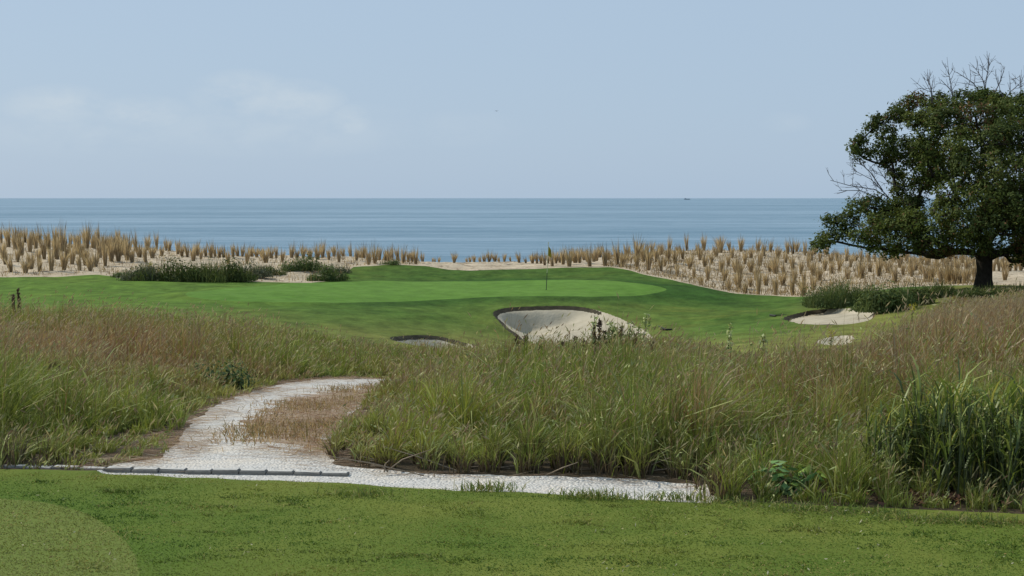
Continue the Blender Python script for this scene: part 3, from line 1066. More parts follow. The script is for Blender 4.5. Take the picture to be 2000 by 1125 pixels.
# ------------------------------------------------------------------ short turf blades on the tee (stuff)
r = np.random.default_rng(201)
N = 150000
u = r.uniform(-0.36, 0.36, N)
y = 5.9 + (10.2 - 5.9) * r.random(N) ** 0.9
x = u * y
pad = sdf(TEEPAD, x, y)
ok = (y < edge_Y(u) - 0.09)
x, y, u, pad = x[ok], y[ok], u[ok], pad[ok]
n = len(x)
cl1 = fnoise(x, y, 1.5, 51)
cl2 = fnoise(x, y * 1.5, 5.0, 52)
h = np.where(pad > 0, 0.011, 0.008 + 0.009 * sstep(0.5, 0.75, cl2)) * r.uniform(0.6, 1.4, n)
ed = edge_Y(u) - y
h = h * (0.5 + 0.5 * sstep(0.1, 0.3, ed))
cl3 = fnoise(x * 0.45, y * 2.2, 1.0, 57)
col = lerp3((0.086, 0.152, 0.020), (0.212, 0.226, 0.046), np.clip(0.5 + 2.0 * (cl1 - 0.5) + 2.6 * (cl3 - 0.5) + r.normal(0, .10, n), 0, 1))
ring = np.exp(-((pad + 0.08) / 0.34) ** 2) * (pad < 0)
col = col * (1 - 0.40 * ring[:, None] * np.array([1.0, 0.6, 0.8]))
div = sstep(0.70, 0.80, fnoise(x * 0.8, y * 3.0, 4.0, 59))
h = h * (1 + 0.9 * div)
col = np.where((div > 0.3)[:, None], col * 0.72, col)
col = np.where((pad > 0)[:, None], lerp3((0.180, 0.200, 0.050), (0.235, 0.240, 0.068), np.clip(cl1 + r.normal(0, .2, n), 0, 1)), col)
dryp = r.random(n) < 0.03 + 0.45 * sstep(0.62, 0.75, fnoise(x, y * 1.3, 2.3, 55)) * 0.6 + 0.55 * np.exp(-((u * FPX + 1000 - 1560) / 170) ** 2 - ((y - 6.95) / 0.22) ** 2) + 0.35 * (1 - sstep(0.0, 0.25, ed)) + 0.35 * sstep(1300, 1600, u * FPX + 1000) * (1 - sstep(0.0, 0.6, ed))
col = np.where(dryp[:, None], np.array([0.36, 0.30, 0.10]) * r.uniform(0.6, 1.2, (n, 1)), col)
base = np.stack([x, y, ground(x, y) + 0.018], 1)
v1 = blades(base, h, 0.0038 * r.uniform(0.7, 1.4, n), r.uniform(-1.2, 1.2, n), np.clip(r.normal(1.15, 0.35, n), 0, 1.9), r.uniform(-math.pi, math.pi, n), col)
V, F, C = v1
tag(mesh_obj('lawn_grass', V, F, M_BLADE, color=C), 'short mown grass blades of the tee lawn', None, None, 'stuff')
# pale clippings and tiny flowers lying on it
n = 900
u = r.uniform(-0.36, 0.36, n)
y = 5.9 + 3.6 * r.random(n)
x = u * y
k = (y < edge_Y(u) - 0.1) & (fnoise(x, y, 1.2, 58) > 0.47)
x, y = x[k], y[k]
n = len(x)
c = np.stack([x, y, ground(x, y) + 0.05], 1)
V, F, C = leaves(c, 0.014 * r.uniform(0.5, 2.2, n), 0.007 * r.uniform(0.6, 1.4, n), np.stack([r.normal(-.3, .5, n), r.normal(-.3, .5, n), np.ones(n)], 1),
                 pick([(0.40, 0.37, 0.20), (0.34, 0.34, 0.12), (0.5, 0.47, 0.33), (0.30, 0.23, 0.09)], n, r), r)
tag(mesh_obj('grass_clippings', V, F, M_STRAW, color=C), 'pale clippings scattered on the tee lawn', None, None, 'stuff')

# longer yellow tufts on the lawn edge
n = 2600
cen = np.array([flat_pt(p, q) for p, q in [(690, 972), (955, 958), (1150, 975), (1180, 976), (720, 978), (1480, 992), (1560, 1002), (1650, 1008), (1780, 1020), (1840, 1024), (1420, 985), (1600, 1000), (1720, 1008), (1900, 1020), (1960, 1030), (1320, 975)]])
ci = r.choice(len(cen), n)
xy = cen[ci] + r.normal(0, 1, (n, 2)) * np.array([0.10, 0.05])
base = np.stack([xy[:, 0], xy[:, 1], ground(xy[:, 0], xy[:, 1])], 1)
V, F, C = blades(base, r.uniform(0.03, 0.085, n), 0.005, r.uniform(-1, 1, n), np.clip(r.normal(.9, .5, n), 0, 1.7), r.uniform(-3.1, 3.1, n), pick([(0.17, 0.22, 0.05), (0.27, 0.25, 0.09), (0.11, 0.16, 0.035)], n, r))
tag(mesh_obj('edge_grass', V, F, M_BLADE, color=C), 'yellowish longer grass tufts along the lawn edge', None, None, 'stuff')

# ------------------------------------------------------------------ straw litter on the path (stuff) and dry weeds of its island
N = 110000
u = r.uniform(-0.30, 0.16, N)
y = 9.0 + 14 * r.random(N) ** 1.3
x = u * y
fp = sdf(PATH, x, y)
px = u * FPX + 1000
rowp = row_of(y, ground(x, y))
isl = np.exp(-(((px - 625) / 95) ** 2) - ((rowp - 808) / 42) ** 2) * 1.1 + 0.55 * np.exp(-(((px - 560) / 90) ** 2) - ((rowp - 880) / 14) ** 2)
edge_l = (1 - sstep(0.0, 0.45, fp)) * (fp > -0.25)
strip = (rowp > 905) & (px > 640)
dens = np.where(strip, (1 - sstep(0.0, 0.20, (y < 20) * (edge_Y(u) + 0.62 - y) * 1.0)) * 0.6, np.maximum(edge_l * 0.42, isl * 0.40) * 0.75)
dens = np.where(strip, 0.15 * (1 - sstep(0.02, 0.22, np.abs(fp))) * (y > edge_Y(u) + 0.18), dens)
dens = dens * (0.35 + 0.9 * sstep(0.25, 0.8, fnoise(x * 0.5, y * 3.0, 2.2, 61)))
k = (r.random(N) < dens) & (fp > -0.3) & (y > edge_Y(u) + 0.06)
x, y, u = x[k], y[k], u[k]
n = len(x)
c = np.stack([x, y, ground(x, y) + 0.012 + r.random(n) * 0.012 - 0.018 * (u * FPX + 1000 > 680) * (y < 10.6)], 1)
V, F, C = leaves(c, 0.26 * r.uniform(0.4, 1.5, n), 0.0052 * (y / 10) ** 0.6, np.stack([r.normal(0, .12, n), r.normal(-.1, .12, n), np.ones(n)], 1),
                 pick([(0.36, 0.235, 0.155), (0.46, 0.33, 0.235), (0.26, 0.16, 0.10), (0.54, 0.44, 0.33)], n, r), r,
                 np.stack([np.ones(n), r.normal(0, 0.35, n), r.normal(0, .06, n)], 1))
tag(mesh_obj('pine_straw', V, F, M_STRAW, color=C), 'reddish brown dry straw strewn over the shell path', None, None, 'stuff')

n = 6500
cen = np.array([cast(p, q, 9.5, 26)[:2] for p, q in [(500, 838), (540, 845), (590, 840), (640, 825), (600, 800), (650, 790), (560, 790), (690, 780), (530, 815), (480, 850), (620, 860), (720, 760), (670, 765)]])
ci = r.choice(len(cen), n)
xy = cen[ci] + r.normal(0, 1, (n, 2)) * np.array([0.16, 0.42])
base = np.stack([xy[:, 0], xy[:, 1], ground(xy[:, 0], xy[:, 1]) - 0.03], 1)
V, F, C = blades(base, r.uniform(0.02, 0.12, n) * (0.5 + fnoise(xy[:, 0], xy[:, 1], 3, 64)), 0.006, r.uniform(-1, 1, n), np.clip(r.normal(.8, .5, n), 0, 1.7), r.uniform(-3.1, 3.1, n),
                 pick([(0.34, 0.23, 0.125), (0.25, 0.16, 0.095), (0.42, 0.31, 0.19), (0.20, 0.17, 0.075)], n, r))
tag(mesh_obj('dry_weeds', V, F, M_STRAW, color=C), 'brown dried weeds on the island in the bend of the path', None, None, 'stuff')

# ------------------------------------------------------------------ stone kerb between lawn and path
kerb = empty('stone_kerb', (*flat_pt(350, 919), 0))
tag(kerb, 'grey stone block kerb between the tee lawn and the shell path', 'kerb')
K0 = Vector(kerb.location)
ka = np.array(flat_pt(-320, 907))
kb = np.array(flat_pt(690, 924))
L = np.linalg.norm(kb - ka)
dk = (kb - ka) / L
nk_ = np.array([-dk[1], dk[0]])
bl = 0.178
for i in range(int(L / bl)):
    p0 = ka + dk * (i * bl + 0.004)
    ln = bl - 0.010
    dz = r.normal(0, 0.0035) - 0.027 - 0.006 * sstep(0.75, 1.0, i * bl / L)
    off = r.normal(0, 0.005)
    ch = 0.008
    V, F = [], []
    for (zz_, ins) in ((-0.10, 0.0), (0.030 + dz - ch, 0.0), (0.030 + dz, ch)):
        for (a, bb) in ((ins, ins), (ln - ins, ins), (ln - ins, 0.075 - ins), (ins, 0.075 - ins)):
            q = p0 + dk * a + nk_ * (bb + off)
            V.append((q[0] - K0[0], q[1] - K0[1], zz_ + r.normal(0, .0012)))
    for lv in (0, 4):
        for s in range(4):
            F.append((lv + s, lv + (s + 1) % 4, lv + 4 + (s + 1) % 4, lv + 4 + s))
    F.append((8, 9, 10, 11))
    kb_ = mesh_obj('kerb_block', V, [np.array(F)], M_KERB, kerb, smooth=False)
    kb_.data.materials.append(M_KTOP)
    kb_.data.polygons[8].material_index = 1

# ------------------------------------------------------------------ flagstick on the green
fx, fy, fz = cast(1067, 567, 60, 80)
fz = float(ground(fx, fy)) + 0.05
flag = empty('flagstick', (fx, fy, fz))
tag(flag, 'flagstick with a limp yellow flag standing in the putting green', 'flagstick')
lean_v = np.array([0.10, 0.0, 2.1])


def on_pole(tv):
    return lean_v * tv


tubes_obj('pole', [tube([on_pole(s) for s in (0.36, 0.7, 1.0)], 0.011, 8)], M_POLE, flag)
tubes_obj('pole_base', [tube([on_pole(s) for s in (-0.02, 0.36)], 0.016, 8)], M_POLED, flag)
tubes_obj('finial', [tube([on_pole(0.995), on_pole(1.0) + np.array([0, 0, .02]), on_pole(1.0) + np.array([0, 0, .04])], [0.012, 0.026, 0.006], 8)], M_POLE, flag)
V, F = [], []
nu, nv = 10, 12
for j in range(nv):
    tv = 0.93 - 0.20 * j / (nv - 1)
    for i in range(nu):
        s = i / (nu - 1)
        p = on_pole(tv) + np.array([0.010 + s * 0.20 * (0.55 + 0.25 * j / nv), 0.05 * math.sin(s * 9 + j * 0.4) * s, -0.16 * s ** 1.2 * (1 - 0.3 * j / nv)])
        V.append(p)
for j in range(nv - 1):
    for i in range(nu - 1):
        a = j * nu + i
        F.append((a, a + 1, a + nu + 1, a + nu))
mesh_obj('flag', V, [np.array(F)], M_FLAG, flag)
an = np.linspace(0, 2 * math.pi, 17)[:-1]
cupV = [(0.054 * math.cos(a), 0.054 * math.sin(a), 0.004) for a in an] + [(0.050 * math.cos(a), 0.050 * math.sin(a), -0.05) for a in an]
cupF = [(i, (i + 1) % 16, 16 + (i + 1) % 16, 16 + i) for i in range(16)]
mesh_obj('cup', cupV, [np.array(cupF), np.array([list(range(16, 32))])], M_BLACK, flag)


# ------------------------------------------------------------------ bunker rakes
def rake(px, row, ang, label):
    x, y, z = cast(px, row, 44, 62)
    e = empty('bunker_rake', (x, y, float(ground(x, y)) + 0.03), ang)
    tag(e, label, 'rake', 'rakes lying by the bunkers')
    tubes_obj('handle', [tube([(0, -0.02, .02), (0, 0.7, .03), (0, 1.45, .025)], 0.016, 8)], M_BLACK, e)
    tl = [tube([(-0.22, -.02, .02), (0, -0.05, .02), (0.22, -.02, .02)], 0.030, 8)]
    for kx in range(9):
        xx_ = -0.2 + 0.05 * kx
        tl.append(tube([(xx_, -0.03, .02), (xx_, -0.06, -.07)], [0.009, 0.004], 5))
    tubes_obj('head', tl, M_BLACK, e)


rake(1302, 648, 0.10, 'black rake lying on the grass right of the large bunker')
rake(1512, 617, -1.25, 'black rake lying at the left tip of the right bunker')

# ------------------------------------------------------------------ beach grass clumps on the dunes
TUFTS_PIX = """20,533,40 49,534,36 60,529,44 76,533,38 99,532,58 124,528,52 155,530,44 176,528,42 140,514,50 205,516,58 186,517,42 86,507,56 42,498,58 34,516,40 110,506,60
121,493,62 17,484,52 58,493,54 70,486,46 166,516,46 217,510,52 231,510,50 248,506,56 243,495,50 150,498,50 184,488,44 192,480,46 169,488,58 205,490,40 230,482,40
3,474,38 14,473,30 28,474,40 38,472,34 49,473,38 63,476,34 78,474,40 92,477,30 107,477,46 118,478,34 128,479,28 137,480,38 147,479,34 156,481,36 170,481,46 181,481,34 199,484,34 212,485,34 222,486,36
5,505,44 10,520,40 30,487,44 95,490,48 130,506,40 195,503,46 75,512,40 158,505,44 222,497,44
229,492,44 240,498,42 250,496,40 265,492,44 272,502,40 284,513,44 288,489,36 306,489,38 324,492,30 330,493,28 347,496,34 366,502,34 377,510,44 392,504,30 412,501,38 428,502,32 445,513,36
464,501,28 482,512,44 491,500,28 501,500,24 258,512,36 297,503,36 315,498,28 355,500,32 402,500,28 420,500,26 437,502,26 455,503,34 473,501,28 385,499,34
519,512,42 551,510,34 540,499,34 569,500,36 592,501,34 606,498,28 619,505,36 630,503,40 642,507,32 662,512,40 670,501,28 685,503,34 696,510,34 710,505,34 720,516,40 732,515,48 766,505,34 777,509,32
787,514,36 812,517,38 825,512,24 741,509,34 753,510,28 703,503,26 653,503,28 580,500,24 797,513,28 529,500,30 512,500,24 805,513,26 759,511,30
845,514,12 857,515,16 887,516,26 912,514,14 926,515,20 946,515,24 955,515,26 967,515,22 985,515,22 1014,515,24 1027,515,14 1040,514,24 1049,514,28 1057,514,24 938,514,16 975,514,16 849,514,10 997,515,12 918,514,18
1064,519,34 1079,521,38 1086,515,32 1100,518,44 1112,521,44 1124,514,42 1132,516,34 1152,520,46 1160,514,36 1172,502,30 1182,519,48 1141,507,34 1093,513,28 1071,514,26 1117,511,30 1147,511,28 1166,512,34
1189,510,28 1206,517,52 1216,520,38 1224,510,40 1245,525,42 1245,507,50 1267,528,56 1264,496,26 1257,514,44 1282,513,40 1274,496,34 1292,497,34 1292,531,36 1307,494,40 1326,496,26 1341,491,38 1319,521,40
1323,542,30 1348,527,34 1362,498,28 1367,510,36 1375,490,38 1399,503,30 1408,493,42 1356,542,32 1377,524,36 1383,549,38 1409,531,38 1415,549,36 1370,557,24 1334,508,30 1305,509,32 1390,515,26 1299,522,26
1425,492,24 1430,505,28 1447,492,38 1467,506,30 1480,494,32 1485,520,42 1491,500,34 1505,494,28 1519,503,38 1539,498,36 1549,498,34 1556,495,30 1572,501,34 1583,508,34 1438,531,38 1445,540,34 1443,562,46 1468,531,36
1482,578,58 1516,579,50 1549,579,54 1571,579,46 1458,575,30 1515,537,44 1531,534,32 1548,525,36 1565,535,34 1579,520,36 1504,531,28 1477,548,40 1552,552,38 1571,554,36 1591,571,42 1589,538,38 1612,528,36 1623,514,32 1635,508,28 1600,548,34
1516,520,30 1455,518,30 1423,520,30 1530,560,36 1497,560,34 1425,563,26 1535,512,28 1602,508,30 1614,500,24 1590,500,26 1466,560,30 1586,556,30
1654,509,34 1662,518,34 1683,512,34 1698,512,34 1680,541,42 1685,548,44 1717,543,46 1725,518,36 1759,523,40 1779,523,34 1789,527,38 1750,550,44 1782,543,40 1820,546,46 1840,552,48 1852,554,50 1865,554,44
1885,554,40 1892,545,34 1813,521,26 1964,547,40 1640,530,36 1655,545,34 1700,530,34 1735,535,36 1765,541,34 1800,535,34 1830,530,34 1850,530,38 1870,532,34 1890,530,30 1905,540,34 1745,512,28 1770,510,26
1800,514,26 1815,512,28 1830,513,28 1842,512,26 1855,513,28 1868,514,26 1880,515,26 1893,516,26 1903,518,28 1942,530,30 1952,530,30 1962,529,32 1974,530,30 1985,529,30 1995,528,30 1948,518,26 1958,516,24 1968,517,26
1980,517,24 1992,516,26 1870,545,36 1710,511,26 1672,509,22 1810,545,36 1625,535,34 1720,528,34 1859,541,36 1876,553,36""".split()
TUFT = [tuple(float(v) for v in s.split(',')) for s in TUFTS_PIX]


def tuft_mesh(name, seed, n, spread, lean_bias, tall):
    """one clump, height 1: a narrow sheaf of dry blades with a few darker seed stems"""
    r = np.random.default_rng(seed)
    a = r.uniform(0, 2 * math.pi, n)
    rad = 0.085 * np.sqrt(r.random(n))
    base = np.stack([np.cos(a) * rad, np.sin(a) * rad, np.full(n, -0.04)], 1)
    h = r.uniform(0.45, 0.92, n)
    k = r.random(n) < 0.10
    h = np.where(k, r.uniform(0.92, 1.12, n) * tall, h)
    lx = lean_bias + np.cos(a) * spread * r.uniform(0.2, 1.6, n)
    ly = np.sin(a) * spread * r.uniform(0.2, 1.6, n)
    lean = np.hypot(lx, ly)
    tint = pick([(0.46, 0.345, 0.21), (0.55, 0.42, 0.27), (0.37, 0.27, 0.165), (0.62, 0.49, 0.33)], n, r)
    tint = np.where(k[:, None], np.array([0.20, 0.155, 0.105]) * r.uniform(.8, 1.2, (n, 1)), tint)
    V, F, C = blades(base, h, np.where(k, 0.020, 0.024) * r.uniform(.7, 1.3, n), r.uniform(-1.2, 1.2, n), lean, np.arctan2(ly, lx), tint, curl=1.5)
    o = mesh_obj(name, V, F, M_STRAW, color=C)
    me = o.data
    bpy.data.objects.remove(o)
    return me


KINDS = []
for s in range(16):
    spread = (0.16, 0.24, 0.32, 0.20)[s % 4]
    leanb = (0.02, -0.16, 0.12, -0.06)[(s // 4) % 4]
    KINDS.append((tuft_mesh('beach_grass', 300 + s, (70, 95, 120, 80)[s % 4], spread, leanb, 1.0 + 0.05 * (s % 3)), spread, leanb))

ZONES = [(0, 60, 'at the left edge of the left dune'), (60, 130, 'on the left part of the left dune'), (130, 200, 'midway between left edge and dark shrub'), (200, 265, 'just left of the dark dune shrub'),
         (265, 340, 'above the left half of the dark shrub'), (340, 420, 'above the right half of the dark shrub'), (420, 510, 'above the low grey dune shrub'), (510, 600, 'above the bare sandy scar'),
         (600, 680, 'above the small leafy shrub by the green'), (680, 755, 'above the grassy bank of the green'), (755, 835, 'at the right end of the left dune'), (835, 940, 'in the left half of the beach gap'),
         (940, 1062, 'in the right half of the beach gap'), (1062, 1125, 'beside the yellow flag'), (1125, 1190, 'above the right end of the putting green'), (1190, 1265, 'on the left toe of the right dune'),
         (1265, 1345, 'on the left shoulder of the right dune'), (1345, 1420, 'left of the right dune middle'), (1420, 1500, 'on the middle of the right dune'), (1500, 1585, 'right of the right dune middle'),
         (1585, 1665, 'above the grassy bush near the bunker'), (1665, 1745, 'under the long low oak bough'), (1745, 1825, 'under the middle of the oak crown'), (1825, 1912, 'just left of the oak trunk'), (1912, 2010, 'right of the oak trunk')]


def zone_of(px):
    for a, b_, tx in ZONES:
        if a <= px < b_:
            return a, tx
    return ZONES[-1][0], ZONES[-1][2]


info = []
for i, (px, row, hp) in enumerate(TUFT):
    u = (px - 1000) / FPX
    yb = float(dune_Y(u)) + 0.35
    x, y, z = cast(px, row, yb, 106)
    x, y = u * y, y
    z = float(ground(x, y))
    H = hp / FPX * y * 1.06
    kind = int(r.integers(0, len(KINDS)))
    ucr = cast(px, 0, yb, 106)[1]
    rw = 'front row clump' if y < float(dune_Y(u)) + 2.2 else ('crest clump' if y > ucr - 3.2 else ('low slope clump' if y < 0.5 * (float(dune_Y(u)) + ucr) else 'high slope clump'))
    info.append([px, row, hp, x, y, z, H, kind, rw])
ORD = ['first', 'second', 'third', 'fourth', 'fifth', 'sixth', 'seventh', 'eighth', 'ninth', 'tenth', 'eleventh', 'twelfth', 'thirteenth', 'fourteenth', 'fifteenth', 'sixteenth', 'seventeenth', 'eighteenth']
classes = {}
for it in info:
    classes.setdefault((zone_of(it[0])[0], it[8]), []).append(it)
for (za, rw), its in classes.items():
    its.sort(key=lambda a: a[0])
    ztx = zone_of(its[0][0])[1]
    hs = [a[6] for a in its]
    for j, it in enumerate(its):
        px, row, hp, x, y, z, H, kind, _ = it
        me, spread, leanb = KINDS[kind]
        o = bpy.data.objects.new('beach_grass_clump', me)
        COL.objects.link(o)
        o.location = (x, y, z)
        wv = float(np.clip(0.85 * r.uniform(0.85, 1.25), .6, 1.3)) * (H ** 0.5) * 0.92
        o.scale = (wv, wv, H)
        o.rotation_euler = (0, 0, r.normal(0, 0.5))
        if len(its) == 1:
            lab = 'straw grass, the only ' + rw + ' ' + ztx
        else:
            lab = 'straw grass, ' + ORD[j] + ' ' + rw + ' from left ' + ztx
        tag(o, lab, 'grass clump', 'beach grass clumps planted on the dunes', 'thing')
# young sprigs and straw between the planted clumps, too many to count
n = 11000
px = np.concatenate([r.uniform(1180, 1910, 8400), r.uniform(-40, 820, 2600)])
u = (px - 1000) / FPX
y = dune_Y(u) + 0.3 + (97 - dune_Y(u)) * r.random(n) ** 1.2
x = u * y
base = np.stack([x, y, ground(x, y)], 1)
V, F, C = blades(base, np.where(r.random(n) < 0.3, r.uniform(0.2, 0.5, n), r.uniform(0.05, 0.25, n)), 0.026, r.uniform(-1, 1, n), np.clip(r.normal(.45, .4, n), 0, 1.7), r.uniform(-3.1, 3.1, n), pick([(0.36, 0.265, 0.16), (0.25, 0.18, 0.11), (0.45, 0.34, 0.21), (0.15, 0.11, 0.065)], n, r))
tag(mesh_obj('dune_straw', V, F, M_STRAW, color=C), 'short straw and sprigs scattered between the dune clumps', None, None, 'stuff')


# ------------------------------------------------------------------ shrubs and weeds
def shrub(name, label, cat, px, row, wpx, hpx, y0, n, leafL, pal, seed, depth=None, lobes=9, blade=0.0, group=None, y1=108):
    """a leafy bush: lobes of leaves over a fan of stems; wpx/hpx are its size in the photo"""
    r = np.random.default_rng(seed)
    x, y, z = cast(px, row, y0, y1)
    z = float(ground(x, y))
    s = y / FPX
    w, h = wpx * s * (1.28 if y > 40 else 1.12), hpx * s * (1.04 if y > 40 else 1.0)
    lobes = int(lobes * (1.4 if y > 40 else 1.0))
    blade = max(blade, 0.25 if y > 40 else 0.0)
    d = depth if depth else w * 0.45
    e = empty(name, (x, y, z))
    tag(e, label, cat, group)
    cen, rad = [], []
    for k in range(lobes):
        cx = r.uniform(-0.42, 0.42) * w
        cy = r.uniform(-0.4, 0.4) * d
        fall = (1 - (2 * abs(cx) / w) ** 2 * 0.5) * r.uniform(0.55, 1.2)
        rr = r.uniform(0.30, 0.46) * min(h, w) * (0.7 + 0.4 * fall)
        cz = max(r.uniform(0.15, 0.95) * h * fall - rr * 0.7, rr * 0.25)
        cen.append((cx, cy, cz))
        rad.append(rr)
    cen, rad = np.array(cen), np.array(rad)
    ci = r.choice(lobes, n, p=rad ** 2 / (rad ** 2).sum())
    dv = r.normal(size=(n, 3))
    dv /= np.linalg.norm(dv, axis=1, keepdims=True)
    pos = cen[ci] + dv * (rad[ci] * r.uniform(0.45, 1.12, n))[:, None] * np.array([1.25, 1.1, 0.95])
    pos[:, 2] = np.abs(pos[:, 2])
    n = len(pos)
    tint = pick(pal, n, r) * (0.8 + 0.4 * r.random(lobes)[ci])[:, None]
    P = [leaves(pos, leafL * r.uniform(0.6, 1.4, n), leafL * 0.5 * r.uniform(0.7, 1.3, n), dv + np.array([0, 0, .5]) + r.normal(0, .4, (n, 3)), tint, r)]
    if blade:
        nb = int(n * blade)
        bx = r.uniform(-0.5, 0.5, nb) * w
        by = r.uniform(-0.5, 0.5, nb) * d
        hb = h * (1 - (2 * np.abs(bx) / w) ** 2 * 0.6) * r.uniform(0.3, 1.15, nb) * (0.45 + 0.9 * vnoise(bx + seed * 3.1, by, 1.7, seed % 50))
        P.append(blades(np.stack([bx, by, np.zeros(nb)], 1), hb, leafL * 0.16, r.uniform(-1, 1, nb), np.clip(r.normal(.35, .25, nb), 0, 1.2), r.uniform(-3.1, 3.1, nb), pick(pal, nb, r)))
    V, F, C = merge(P)
    mesh_obj('foliage', V, F, M_LEAF, e, color=C)
    tl = []
    for k in range(min(lobes, 7)):
        c_ = cen[k]
        tl.append(tube([(c_[0] * 0.25, c_[1] * 0.25, -0.03), (c_[0] * 0.6, c_[1] * 0.6, c_[2] * 0.55), tuple(c_)], [0.02 + h * 0.01, 0.014 + h * 0.006, 0.006], 5))
    tubes_obj('stem', tl, M_BARK, e)
    return e


DARK = [(0.062, 0.090, 0.026), (0.100, 0.130, 0.036), (0.042, 0.058, 0.020), (0.150, 0.170, 0.055)]
GREY = [(0.10, 0.115, 0.070), (0.14, 0.15, 0.095), (0.075, 0.09, 0.05), (0.19, 0.19, 0.12)]
MIDG = [(0.085, 0.125, 0.040), (0.120, 0.160, 0.052), (0.06, 0.09, 0.03), (0.17, 0.20, 0.07)]
G1 = 'shrubs along the foot of the left dune'
shrub('shrub', 'dark green spreading shrub at the foot of the left dune', 'shrub', 350, 551, 150, 46, 66, 3400, 0.13, DARK, 401, lobes=14, group=G1)
shrub('shrub', 'dark low shrub joined to the right of the biggest dune shrub', 'shrub', 430, 552, 110, 44, 66, 2400, 0.13, DARK, 402, lobes=11, group=G1)
shrub('shrub', 'grey green bushy weed with a yellow top left of the dark shrub', 'shrub', 276, 549, 60, 36, 66, 1400, 0.10, GREY, 403, lobes=8, blade=0.4, group=G1)
shrub('shrub', 'tiny dark shrub at the left end of the dune shrubs', 'shrub', 235, 541, 30, 22, 66, 400, 0.10, MIDG, 404, lobes=5, group=G1)
shrub('shrub', 'grey leaved shrub left of the bare sandy scar', 'shrub', 480, 545, 80, 34, 70, 1500, 0.12, GREY, 405, lobes=10, group=G1)
shrub('shrub', 'dark shrub overhanging the shaded sand scar', 'shrub', 528, 538, 50, 22, 72, 700, 0.11, DARK, 406, lobes=7, group=G1)
shrub('shrub', 'upright leafy shrub on the slope right of the sandy scar', 'shrub', 590, 530, 60, 38, 74, 1300, 0.12, MIDG, 407, lobes=10, group=G1)
shrub('shrub', 'bright leafy low shrub at the edge of the mown bank', 'shrub', 640, 546, 62, 28, 68, 1100, 0.13, MIDG, 408, lobes=9, group=G1)
shrub('shrub', 'olive low shrub under the clumps left of the mown bank', 'shrub', 655, 530, 50, 22, 74, 700, 0.11, GREY, 409, lobes=8, group=G1)
shrub('shrub', 'small dark shrub on top of the mown bank', 'shrub', 762, 518, 34, 12, 74, 300, 0.10, MIDG, 410, lobes=5, group=G1)
G2 = 'bushes below the oak tree'
shrub('bush', 'fine leaved green bush left of the leafy bush by the bright bunker', 'bush', 1650, 598, 120, 56, 52, 3200, 0.09, MIDG, 421, lobes=14, blade=0.6, group=G2)
shrub('bush', 'leafy bush hanging over the right end of the bright bunker', 'bush', 1730, 610, 90, 56, 46, 2400, 0.12, MIDG, 422, lobes=12, group=G2, y1=57)
shrub('bush', 'dark bush behind the leafy one at the bright bunker', 'bush', 1775, 598, 80, 46, 50, 1800, 0.11, DARK, 423, lobes=10, group=G2, y1=58)
shrub('bush', 'low dark bush in the shade left of the oak trunk', 'bush', 1845, 580, 100, 32, 52, 1800, 0.10, DARK, 424, lobes=11, blade=0.4, group=G2, y1=60)
shrub('bush', 'low dark undergrowth bush right in front of the oak trunk', 'bush', 1930, 581, 100, 24, 52, 1500, 0.10, DARK, 425, lobes=11, blade=0.4, group=G2, y1=60)
shrub('bush', 'low dark bush at the right picture edge under the oak', 'bush', 2000, 580, 80, 24, 52, 1100, 0.10, DARK, 426, lobes=9, blade=0.4, group=G2, y1=60)
shrub('bush', 'pale leafy bush on the left where the path bends away', 'bush', 425, 762, 110, 68, 12, 1100, 0.045, [(0.055, 0.10, 0.04), (0.09, 0.14, 0.06), (0.14, 0.18, 0.09), (0.03, 0.055, 0.02)], 431, lobes=10, y1=30)
shrub('leafy_weed', 'blue green broad leaved weed at the lawn edge left of the reeds', 'weed', 1545, 966, 95, 78, 8.2, 190, 0.075, [(0.09, 0.18, 0.05), (0.13, 0.23, 0.08), (0.17, 0.26, 0.12), (0.22, 0.31, 0.07)], 432, lobes=8, y1=12)
shrub('leafy_weed', 'bright green small weed at the lawn edge under the reeds', 'weed', 1985, 992, 36, 34, 8.0, 90, 0.05, [(0.08, 0.16, 0.03), (0.11, 0.19, 0.045)], 433, lobes=5, y1=12)
shrub('leafy_weed', 'dark leaved weed standing over the far left grass', 'weed', 212, 650, 36, 62, 24, 220, 0.06, [(0.02, 0.03, 0.012), (0.06, 0.085, 0.03), (0.14, 0.17, 0.08)], 434, lobes=5, y1=40)


